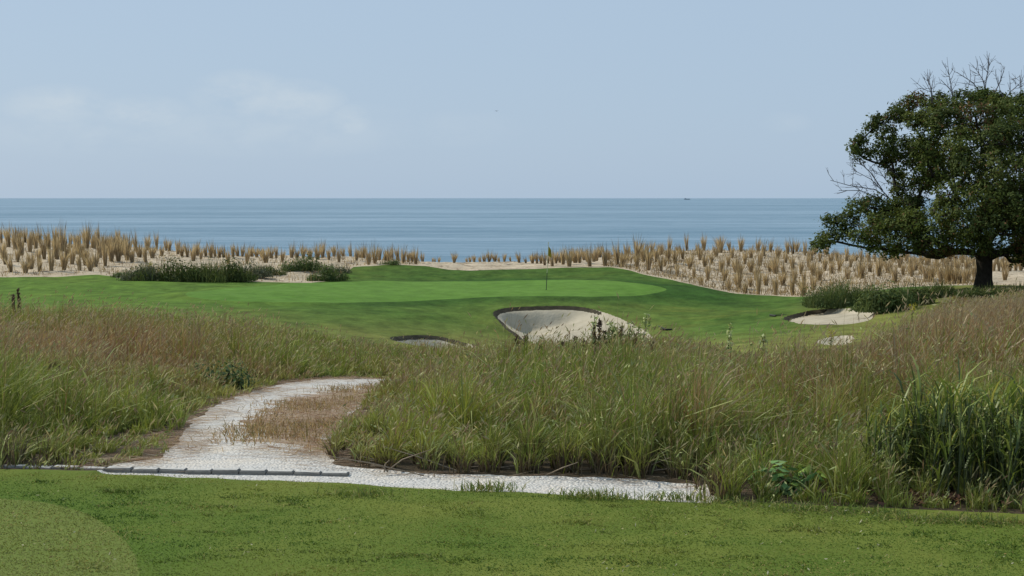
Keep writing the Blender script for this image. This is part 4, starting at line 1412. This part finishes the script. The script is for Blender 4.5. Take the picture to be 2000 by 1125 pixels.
def stalk(name, label, cat, px, row, hpx, y0, kind, seed, group=None, y1=60, lean=0.0):
    """tall weed: one stem with side leaves, seed spike or flower plume"""
    r = np.random.default_rng(seed)
    x, y, z = cast(px, row, y0, y1)
    z = float(ground(x, y))
    h = hpx * y / FPX
    e = empty(name, (x, y, z))
    tag(e, label, cat, group)
    top = np.array([lean * h, r.normal(0, .04) * h, h])
    mid = top * 0.5 + np.array([r.normal(0, .03) * h, 0, 0])
    stem = [np.zeros(3), mid, top]

    def on(tv):
        return (mid * (tv / 0.5) if tv < 0.5 else mid + (top - mid) * ((tv - 0.5) / 0.5))
    mt = M_TWIG if kind in ('seed',) else M_BARK
    tubes_obj('stem', [tube(stem, [0.012, 0.009, 0.005], 5)], mt, e)
    if kind == 'leaf':
        n = 80
        tv = r.uniform(0.25, 1.0, n)
        c = np.array([on(v) for v in tv]) + r.normal(0, .035, (n, 3))
        V, F, C = leaves(c, r.uniform(.06, .13, n), r.uniform(.035, .06, n), r.normal(size=(n, 3)) + np.array([-.4, -.2, .6]), pick([(0.36, 0.41, 0.17), (0.50, 0.53, 0.29), (0.22, 0.28, 0.10)], n, r), r)
        mesh_obj('leaves', V, F, M_BLADE, e, color=C * 1.2)
    elif kind == 'seed':
        n = 240
        tv = r.uniform(0.30, 1.0, n)
        c = np.array([on(v) for v in tv]) + r.normal(0, .018, (n, 3))
        V, F, C = leaves(c, r.uniform(.05, .10, n), r.uniform(.024, .042, n), r.normal(size=(n, 3)), pick([(0.11, 0.075, 0.055), (0.16, 0.11, 0.08), (0.08, 0.055, 0.04)], n, r), r)
        mesh_obj('seed_spike', V, F, M_LEAF, e, color=C)
    else:
        n = 80
        tv = r.uniform(0.72, 1.0, n)
        c = np.array([on(v) for v in tv]) + r.normal(0, .05, (n, 3)) * np.array([1, 1, .6])
        V, F, C = leaves(c, r.uniform(.03, .06, n), r.uniform(.02, .04, n), r.normal(size=(n, 3)) + np.array([-.3, 0, .5]), pick([(0.55, 0.45, 0.03), (0.45, 0.40, 0.05), (0.30, 0.30, 0.05)], n, r), r)
        mesh_obj('flower_plume', V, F, M_LEAF, e, color=C)
        n = 30
        tv = r.uniform(0.1, 0.75, n)
        c = np.array([on(v) for v in tv]) + r.normal(0, .03, (n, 3))
        V, F, C = leaves(c, r.uniform(.05, .1, n), r.uniform(.015, .03, n), r.normal(size=(n, 3)), pick([(0.09, 0.13, 0.05), (0.14, 0.17, 0.06)], n, r), r)
        mesh_obj('leaves', V, F, M_LEAF, e, color=C)
    return e


GW = 'tall weeds standing before the large bunker'
for i, (px, hpx, ln, lab) in enumerate([
        (1160, 112, .02, 'tall leafy weed at the left of the weed row before the bunker'), (1187, 100, .05, 'leafy weed with a split top over the bunker lip'), (1203, 92, -.02, 'shorter leafy weed behind the brown stalks'),
        (1228, 96, .06, 'leafy weed leaning right before the bunker edge'), (1246, 90, .03, 'leafy weed beside the rightmost of the bunker weeds'), (1262, 110, .02, 'rightmost tall leafy weed at the bunker end')]):
    stalk('leafy_stalk', lab, 'weed', px, 716, hpx, 18, 'leaf', 500 + i, GW, 30, ln)
for i, (px, hpx, ln, lab) in enumerate([
        (1166, 76, -.06, 'darkest brown seed stalk before the bunker, leaning left'), (1178, 66, .05, 'brown seed stalk just right of the darkest one'), (1196, 70, .03, 'thin brown seed stalk in the middle of the weed row'),
        (1209, 62, .02, 'upright dark seed stalk before the right part of bunker'), (1222, 56, .04, 'short brown seed stalk right of the upright one'), (1027, 62, .0, 'dark seed stalk before the left part of the bunker'),
        (1122, 56, .03, 'short dark seed stalk below the middle of the bunker'), (1012, 60, -.03, 'thin leaning seed stalk at the left side of the bunker'), (1147, 50, -.1, 'stubby brown seed stalk leaning left below the bunker'), (1270, 44, .1, 'small seed stalk leaning right near the bunker end'), (1172, 88, .0, 'tallest brown seed stalk of the row before the bunker'), (1184, 50, -.08, 'short seed stalk tucked between the tall ones'), (1216, 74, -.03, 'seed stalk with a bent top right of the upright one'), (1236, 60, .08, 'thin seed stalk under the leafy weeds at right'), (1098, 46, .02, 'lone short seed stalk below the bunker middle, left one'), (1060, 40, -.05, 'tiny seed stalk low before the bunker left of centre')]):
    stalk('seed_stalk', lab, 'weed', px, 706, hpx + 14, 18, 'seed', 520 + i, GW, 30, ln)
stalk('seed_stalk', 'dark spike standing over the grass at the far left', 'weed', 36, 645, 84, 24, 'seed', 541, None, 40, .0)
stalk('seed_stalk', 'thin brown stalk left of the dark spike at far left', 'weed', 24, 645, 70, 24, 'seed', 542, None, 40, .02)
stalk('seed_stalk', 'dark stem rising from the left grass above the lawn edge', 'weed', 108, 775, 62, 12, 'seed', 543, None, 30, -.12)
stalk('seed_stalk', 'dark leaning stem in the middle of the olive grass', 'weed', 1028, 830, 66, 10.5, 'seed', 544, None, 30, -.1)
stalk('goldenrod', 'yellow flowering weed over the sliver of bunker sand', 'weed', 1625, 680, 34, 26, 'flower', 551, None, 45, .02)
stalk('goldenrod', 'yellow flowering weed right of the bushes under the oak', 'weed', 1783, 640, 46, 30, 'flower', 552, None, 50, .05)
stalk('goldenrod', 'yellow flowering weed among the shrubs of the left dune', 'weed', 294, 540, 28, 70, 'flower', 553, None, 100, .0)
stalk('leafy_stalk', 'pale leafy weed alone right of the large bunker', 'weed', 1425, 700, 70, 18, 'leaf', 554, None, 34, .02)
stalk('leafy_stalk', 'pale leafy weed above the grass at the right of the sliver', 'weed', 1495, 700, 46, 18, 'leaf', 555, None, 34, -.05)


# ------------------------------------------------------------------ reeds on the right
def reed(px, row, hpx, n, seed, label):
    r = np.random.default_rng(seed)
    x, y = flat_pt(px, row)
    z = float(ground(x, y))
    h0 = hpx * 0.95 * y / FPX
    e = empty('reed_clump', (x, y, z))
    tag(e, label, 'reeds', 'broad bladed reeds at the right')
    P = []
    tl = []
    for k in range(n):
        bx, by = r.normal(0, .13), r.normal(0, .16)
        hh = h0 * r.uniform(0.55, 1.08)
        tx, ty = bx + r.normal(0.02, .07), by + r.normal(0, .06)
        tl.append(tube([(bx, by, -.02), ((bx + tx) / 2, (by + ty) / 2, hh * .45), (tx, ty, hh * 0.86)], [0.006, 0.005, 0.002], 5))
        m_ = int(r.integers(5, 9))
        f = np.sort(r.uniform(0.15, 0.86, m_))
        base = np.stack([bx + (tx - bx) * f, by + (ty - by) * f, hh * f], 1)
        side = r.uniform(-3.1, 3.1, m_)
        P.append(blades(base, hh * r.uniform(0.25, 0.45, m_), r.uniform(.007, .015, m_), side + math.pi / 2, np.clip(r.normal(.9, .4, m_), .15, 1.7), side,
                        pick([(0.130, 0.185, 0.038), (0.200, 0.250, 0.052), (0.30, 0.34, 0.09), (0.075, 0.112, 0.028), (0.46, 0.42, 0.10)], m_, r, [.3, .3, .18, .16, .06])))
    V, F, C = merge(P)
    mesh_obj('blades', V, F, M_REED, e, color=C)
    V, F, C = merge(tl)
    C = np.tile(np.array([0.08, 0.10, 0.035]), (len(V), 1))
    mesh_obj('stalks', V, F, M_REED, e, color=C)


reed(1740, 950, 170, 26, 601, 'thin leftmost reed clump with yellowish tips')
reed(1790, 958, 200, 34, 602, 'second reed clump, between the thin one and the tall ones')
reed(1850, 962, 245, 46, 603, 'tallest dense reed clump with a yellow tipped stalk')
reed(1915, 964, 215, 48, 604, 'dense dark reed clump right of the tallest')
reed(1975, 968, 235, 50, 605, 'dark reed clump cut by the right picture edge')
reed(2050, 968, 220, 40, 606, 'reed clump just outside the right picture edge')

# dead twigs and leaves at the foot of the grasses
tl = []
rr = np.random.default_rng(77)
for k in range(26):
    x, y = flat_pt(rr.uniform(700, 1380), rr.uniform(908, 930))
    z = float(ground(x, y))
    d = rr.normal(0, 1, 3) * np.array([.12, .06, .05])
    tl.append(tube([(x, y, z), (x + d[0], y + d[1], z + abs(d[2]) + .02), (x + 2 * d[0] + rr.normal(0, .03), y + 1.5 * d[1], z + abs(d[2]) * 2.4)], [0.005, 0.004, 0.002], 4))
o = tubes_obj('dead_twigs', tl, plain("grey twig", (0.24, 0.19, 0.135, 1), 0.9, 0.1))
tag(o, 'grey dead twigs tangled along the foot of the middle grass', None, None, 'stuff')
n = 420
pxs = rr.normal(1850, 70, n)
rws = rr.normal(978, 7, n)
xy = np.array([flat_pt(a, b_) for a, b_ in zip(pxs, rws)])
c = np.stack([xy[:, 0], xy[:, 1], ground(xy[:, 0], xy[:, 1]) + 0.02 + rr.random(n) * .03], 1)
V, F, C = leaves(c, rr.uniform(.02, .06, n), rr.uniform(.01, .025, n), rr.normal(0, .5, (n, 3)) + np.array([0, 0, 1]), pick([(0.20, 0.11, 0.08), (0.28, 0.18, 0.12), (0.13, 0.075, 0.05)], n, rr), rr)
tag(mesh_obj('dead_leaves', V, F, M_STRAW, color=C), 'reddish dead leaves on the ground under the reeds', None, None, 'stuff')

# ------------------------------------------------------------------ the oak
r = np.random.default_rng(900)
TYD = 60.0
tx, ty, _ = at(1921, 557, TYD)
tx, ty = float(tx), float(ty)
tz = float(ground(tx, ty))
oak = empty('oak_tree', (tx, ty, tz))
tag(oak, 'broad dark green oak with bare top twigs at the right edge', 'tree')
S = TYD / FPX


def P3(px, row, dy=0.0):
    """place in the tree's own space, metres"""
    x, y, z = at(px, row, TYD)
    return np.array([float(x) - tx, dy, float(z) - tz])


SIL = [  # px, row, radius px, depth m : the clumps read off the photo
    (1600, 478, 15, 0), (1618, 468, 17, .3), (1640, 455, 18, -.2), (1622, 432, 13, .2), (1655, 432, 24, 0), (1668, 462, 20, -.8), (1680, 408, 24, .4), (1700, 398, 22, -.3), (1705, 440, 28, -1.0),
    (1740, 405, 20, 0), (1738, 450, 30, -1.4), (1700, 478, 16, -.6), (1765, 430, 28, -1.6), (1775, 470, 24, -1.5), (1775, 395, 22, -.6), (1760, 376, 14, .5), (1800, 455, 30, -2.2), (1745, 484, 14, -.8), (1820, 480, 20, -1.6),
    (1672, 288, 14, 0), (1690, 302, 18, .3), (1680, 272, 12, 0), (1700, 250, 13, -.2), (1715, 236, 15, 0), (1735, 262, 22, .4), (1720, 295, 22, -.4), (1752, 290, 24, -.6), (1745, 310, 16, .2), (1745, 228, 20, -.3),
    (1768, 215, 22, .3), (1790, 200, 20, 0), (1775, 240, 22, -.8), (1810, 225, 26, -.8), (1800, 260, 22, -1.4), (1840, 195, 18, .4), (1830, 240, 30, -1.5), (1850, 215, 22, -.6), (1790, 290, 26, -1.5), (1775, 320, 22, -.6),
    (1800, 335, 26, -1.6), (1840, 285, 32, -2.4), (1850, 330, 34, -2.6), (1790, 362, 20, -.8), (1885, 195, 20, .2), (1910, 192, 20, -.4), (1930, 190, 18, .3), (1880, 235, 32, -1.8), (1930, 225, 32, -1.6), (1975, 210, 26, -.8),
    (2000, 205, 24, 0), (1955, 195, 16, .6), (1900, 275, 34, -3.0), (1950, 265, 34, -3.0), (1990, 250, 32, -2.2), (2010, 300, 34, -2.8), (1895, 330, 36, -3.4), (1950, 330, 38, -3.8), (1830, 375, 32, -2.4), (1880, 385, 36, -3.4),
    (1930, 390, 38, -3.6), (1985, 380, 38, -3.4), (1810, 412, 28, -2.4), (1850, 430, 34, -3.2), (1900, 440, 36, -3.4), (1960, 440, 36, -3.2), (2010, 430, 36, -2.8), (1860, 470, 26, -2.4), (1895, 480, 22, -2.2), (1975, 475, 26, -2.0),
    (1995, 490, 18, -1.2), (2020, 480, 24, -1.2), (1955, 485, 18, -1.6), (1755, 340, 13, .8), (1725, 318, 10, 0), (1820, 310, 22, .5), (1870, 300, 26, .8), (1790, 440, 24, 1.2), (1730, 425, 20, 1.4), (1840, 350, 22, 1.4), (1870, 410, 26, 1.8), (1815, 485, 16, 1.0)]
cl = []
for (px, row, rp, dy) in SIL:
    cl.append((P3(px, row, dy), rp * S))
    # a fellow on the far side at about the same outline
    if dy < -1.0 and r.random() < 0.5:
        cl.append((P3(px + r.normal(0, 14), row + r.normal(0, 14), -dy * r.uniform(.7, 1.1)), rp * S * r.uniform(.8, 1.0)))
for (px, row, rp, dy) in SIL:      # the half beyond the picture edge
    if px < 1890 and r.random() < 0.8:
        cl.append((P3(1921 + (1921 - px) * r.uniform(.8, 1.0) + r.normal(0, 12), max(row + 12 + r.normal(0, 12), 205), dy + r.normal(0, .5)), rp * S * r.uniform(.9, 1.1)))
        if dy < -1.0:
            cl.append((P3(1921 + (1921 - px) * r.uniform(.8, 1.0), max(row + r.normal(0, 14), 215), -dy * r.uniform(.6, 1.1)), rp * S))
CC = np.array([c for c, _ in cl])
CR = np.array([q for _, q in cl])
CR = CR * np.where(CC[:, 0] < P3(1780, 300)[0], 1.0, 1.12)

# skeleton: fixed lower limbs, then every clump joins its nearest lower node
nodes = [np.array([0, 0, -0.15]), np.array([0.0, 0, 0.35]), P3(1923, 530), P3(1922, 505), P3(1925, 480, -.1)]
par = [-1, 0, 1, 2, 3]


def chain(start, pts):
    i = start
    for p in pts:
        nodes.append(p)
        par.append(i)
        i = len(nodes) - 1
    return i


chain(3, [P3(1895, 492, -.3), P3(1855, 490, -.6), P3(1800, 496, -.7), P3(1745, 492, -.5), P3(1690, 484, -.3), P3(1635, 472, 0)])
chain(3, [P3(1950, 492, -.2), P3(1985, 482, -.4), P3(2040, 470, -.5), P3(2110, 465, -.2)])
c1 = chain(4, [P3(1905, 445, .2), P3(1885, 400, .3), P3(1855, 350, .2), P3(1820, 300, 0), P3(1790, 255, 0)])
c2 = chain(4, [P3(1930, 440, .2), P3(1932, 390, .1), P3(1925, 330, 0), P3(1915, 270, 0), P3(1905, 225, 0)])
c3 = chain(4, [P3(1950, 445, -.2), P3(1980, 395, -.3), P3(2010, 340, 0), P3(2030, 280, 0)])
chain(4, [P3(1900, 455, -.9), P3(1870, 430, -1.8), P3(1835, 405, -2.3)])
chain(4, [P3(1930, 450, -1.0), P3(1935, 410, -2.2), P3(1925, 350, -3.0)])
chain(4, [P3(1920, 450, 1.0), P3(1910, 400, 2.2), P3(1900, 340, 2.8)])
chain(6 + 10, [])
order = np.argsort(np.linalg.norm(CC - nodes[4], axis=1))
for k in order:
    N_ = np.array(nodes[4:])
    d = np.linalg.norm(N_ - CC[k], axis=1) + np.where(N_[:, 2] > CC[k][2] + 0.3, 0.8, 0.0)
    j = int(np.argmin(d)) + 4
    if d[j - 4] > 1.2:
        midp = 0.5 * (nodes[j] + CC[k]) + r.normal(0, 0.10, 3) + np.array([0, 0, -0.08])
        nodes.append(midp)
        par.append(j)
        j = len(nodes) - 1
    nodes.append(CC[k] - np.array([0, 0, 0.35 * CR[k]]))
    par.append(j)
NN = np.array(nodes)
nn = len(NN)
load = np.ones(nn)
for i in range(nn - 1, 0, -1):
    load[par[i]] += load[i]
radn = 0.018 * load ** 0.50
radn = np.minimum(radn, 0.24)
radn[0], radn[1], radn[2], radn[3] = 0.46, 0.345, 0.30, 0.32
trunk_t, limb_t = [], []
trunk_t.append(tube([NN[0], NN[0] + np.array([0, 0, .18]), NN[1], NN[2], NN[3], NN[4]], [0.50, 0.40, 0.33, 0.295, 0.32, 0.25], 14))
for i in range(5, nn):
    a, b_ = NN[par[i]], NN[i]
    m_ = 0.5 * (a + b_) + r.normal(0, 0.04, 3) * np.linalg.norm(b_ - a)
    ra = min(radn[par[i]], radn[i] * 1.35)
    limb_t.append(tube([a, m_, b_], [ra, 0.5 * (ra + radn[i]), radn[i]], 7 if radn[i] > 0.08 else 5))
tubes_obj('trunk', trunk_t, M_BARK, oak)
# fine twigs inside the clumps
tw = []
for k in range(len(CC)):
    for q in range(5):
        d = r.normal(size=3)
        d[2] = abs(d[2]) * 0.7
        d /= np.linalg.norm(d)
        a = CC[k] - np.array([0, 0, .35 * CR[k]])
        tw.append(tube([a, a + d * CR[k] * 0.6 + r.normal(0, .04, 3), a + d * CR[k] * 1.15], [0.018, 0.012, 0.006], 4))
tubes_obj('limb', limb_t + tw, M_BARK, oak)
# leaves: many small sprays round each clump, denser on its top and outside
Pos, Nrm, Tin = [], [], []
OAKP = [(0.070, 0.098, 0.022), (0.110, 0.142, 0.032), (0.050, 0.070, 0.020), (0.145, 0.172, 0.046), (0.075, 0.058, 0.028)]
for k in range(len(CC)):
    ns = int(35 * (CR[k] / 0.45) ** 1.7) + 12
    sd = r.normal(size=(ns, 3))
    sd[:, 2] += 0.35
    sd /= np.linalg.norm(sd, axis=1, keepdims=True)
    sp = CC[k] + sd * (CR[k] * r.uniform(0.55, 1.08, ns))[:, None] * np.array([1.12, 1.12, 0.82])
    rus = 0.40 if r.random() < 0.12 else 0.03
    base_t = pick(OAKP[:4], 1, r)[0]
    for q in range(ns):
        nl = int(r.integers(9, 16))
        Pos.append(sp[q] + r.normal(0, 0.085, (nl, 3)))
        Nrm.append(sd[q] * 0.8 + np.array([0, 0, .5]) + r.normal(0, .55, (nl, 3)))
        tcol = 0.5 * base_t + 0.5 * pick(OAKP[:4], nl, r)
        rm = r.random(nl) < rus
        tcol = np.where(rm[:, None], np.array([0.150, 0.085, 0.038]) * r.uniform(.7, 1.3, (nl, 1)), tcol)
        Tin.append(tcol)
Pos, Nrm, Tin = np.concatenate(Pos), np.concatenate(Nrm), np.concatenate(Tin)
V, F, C = leaves(Pos, 0.135 * r.uniform(.7, 1.35, len(Pos)), 0.066 * r.uniform(.7, 1.3, len(Pos)), Nrm, Tin, r)
mesh_obj('crown', V, F, M_LEAF, oak, color=C)


def bare(pts, seed, subs=9, r0=0.024):
    """one dead branch with forked twigs; pts are photo pixels from its foot to its tip"""
    rb = np.random.default_rng(seed)
    main = [P3(a, b_, rb.normal(0, .1)) for a, b_ in pts]
    tl = [tube(main, np.linspace(r0, 0.010, len(main)), 5)]
    for k in range(subs):
        tv = rb.uniform(0.25, 0.97) * (len(main) - 1)
        i = int(tv)
        a = main[i] + (main[min(i + 1, len(main) - 1)] - main[i]) * (tv - i)
        dm = main[min(i + 1, len(main) - 1)] - main[i]
        dm /= np.linalg.norm(dm) + 1e-9
        d = dm + rb.normal(0, .55, 3)
        d /= np.linalg.norm(d)
        ln = rb.uniform(0.25, 0.75)
        b1 = a + d * ln * .5 + rb.normal(0, .03, 3)
        b2 = a + d * ln + rb.normal(0, .06, 3) + np.array([0, 0, .06])
        tl.append(tube([a, b1, b2], [0.011, 0.008, 0.005], 4))
        for q in range(2):
            d2 = d + rb.normal(0, .6, 3)
            d2 /= np.linalg.norm(d2)
            tl.append(tube([b1, b1 + d2 * rb.uniform(.12, .32)], [0.007, 0.004], 4))
    tubes_obj('bare_branch', tl, M_TWIG, oak)


for s, (pts, nsub) in enumerate([
        ([(1822, 205), (1815, 180), (1795, 172)], 6), ([(1820, 200), (1818, 175), (1812, 153)], 8), ([(1865, 208), (1858, 175), (1838, 155)], 8), ([(1866, 205), (1858, 165), (1853, 135)], 8),
        ([(1915, 185), (1898, 162), (1872, 140)], 9), ([(1924, 188), (1920, 160), (1910, 140)], 8), ([(1922, 185), (1925, 150), (1932, 122)], 11), ([(1940, 186), (1952, 160), (1963, 130)], 5),
        ([(1965, 195), (1975, 178), (1990, 165)], 6), ([(1992, 200), (1992, 175), (1994, 146)], 6), ([(1960, 192), (1953, 175)], 3), ([(1880, 200), (1885, 180)], 3),
        ([(1745, 392), (1710, 370), (1660, 362), (1622, 352)], 11), ([(1735, 385), (1700, 350), (1665, 330)], 11), ([(1725, 372), (1700, 338), (1675, 312), (1660, 300)], 10), ([(1720, 388), (1680, 372), (1640, 372)], 9),
        ([(1772, 362), (1755, 345), (1735, 330)], 7), ([(1765, 368), (1735, 355), (1715, 330)], 8)]):
    bare(pts, 950 + s, nsub)

# ------------------------------------------------------------------ bird and far ship
bx, by, bz = [float(v) for v in at(970, 217, 150)]
bird = empty('bird', (bx, by, bz), 0.5)
bird.scale = (0.6, 0.6, 0.6)
tag(bird, 'tiny dark bird flying in the sky above the sea', 'bird')
V, F, _ = tube([(0, .16, .01), (0, .11, .02), (0, 0, .015), (0, -.12, .0), (0, -.2, -.005)], [0.008, 0.03, 0.04, 0.025, 0.012], 8)
mesh_obj('body', V, F, M_BIRD, bird)
for sgn in (-1, 1):
    Vw = [(0.02 * sgn, .07, .03), (0.20 * sgn, .09, .09), (0.40 * sgn, -.02, .05), (0.20 * sgn, -.02, .085), (0.02 * sgn, -.06, .03)]
    Vw = Vw + [(a, b_, c_ - 0.012) for a, b_, c_ in Vw]
    Fw = [(0, 1, 3, 4), (1, 2, 3, 3)]
    mesh_obj('wing', Vw, [np.array([(0, 1, 3, 4), (9, 8, 6, 5), (0, 5, 6, 1), (4, 3, 8, 9)]), np.array([(1, 2, 3), (8, 7, 6), (1, 6, 7), (1, 7, 2), (2, 7, 8), (2, 8, 3)])], M_BIRD, bird)
sx_, sy_, _ = [float(v) for v in at(1342, 388, 9000)]
ship = empty('ship', (sx_, sy_, SEA_Z))
tag(ship, 'tiny ship on the horizon left of the tree', 'ship')
hv = []
for (zz_, l_, w_) in ((-1.5, 15, 4), (4.2, 19, 5)):
    hv += [(-l_, -w_, zz_), (l_ * .75, -w_, zz_), (l_, 0, zz_), (l_ * .75, w_, zz_), (-l_, w_, zz_)]
hf5 = [(5, 6, 7, 8, 9)]
mesh_obj('hull', hv, [np.array([(i, (i + 1) % 5, 5 + (i + 1) % 5, 5 + i) for i in range(5)]), np.array(hf5)], M_HULL, ship, smooth=False)
cv = [(a, b_, c_) for c_ in (4.2, 8.5) for a, b_ in ((-15, -3.5), (-7, -3.5), (-7, 3.5), (-15, 3.5))]
mesh_obj('deckhouse', cv, [np.array([(0, 1, 5, 4), (1, 2, 6, 5), (2, 3, 7, 6), (3, 0, 4, 7), (4, 5, 6, 7)])], M_SHIPW, ship, smooth=False)
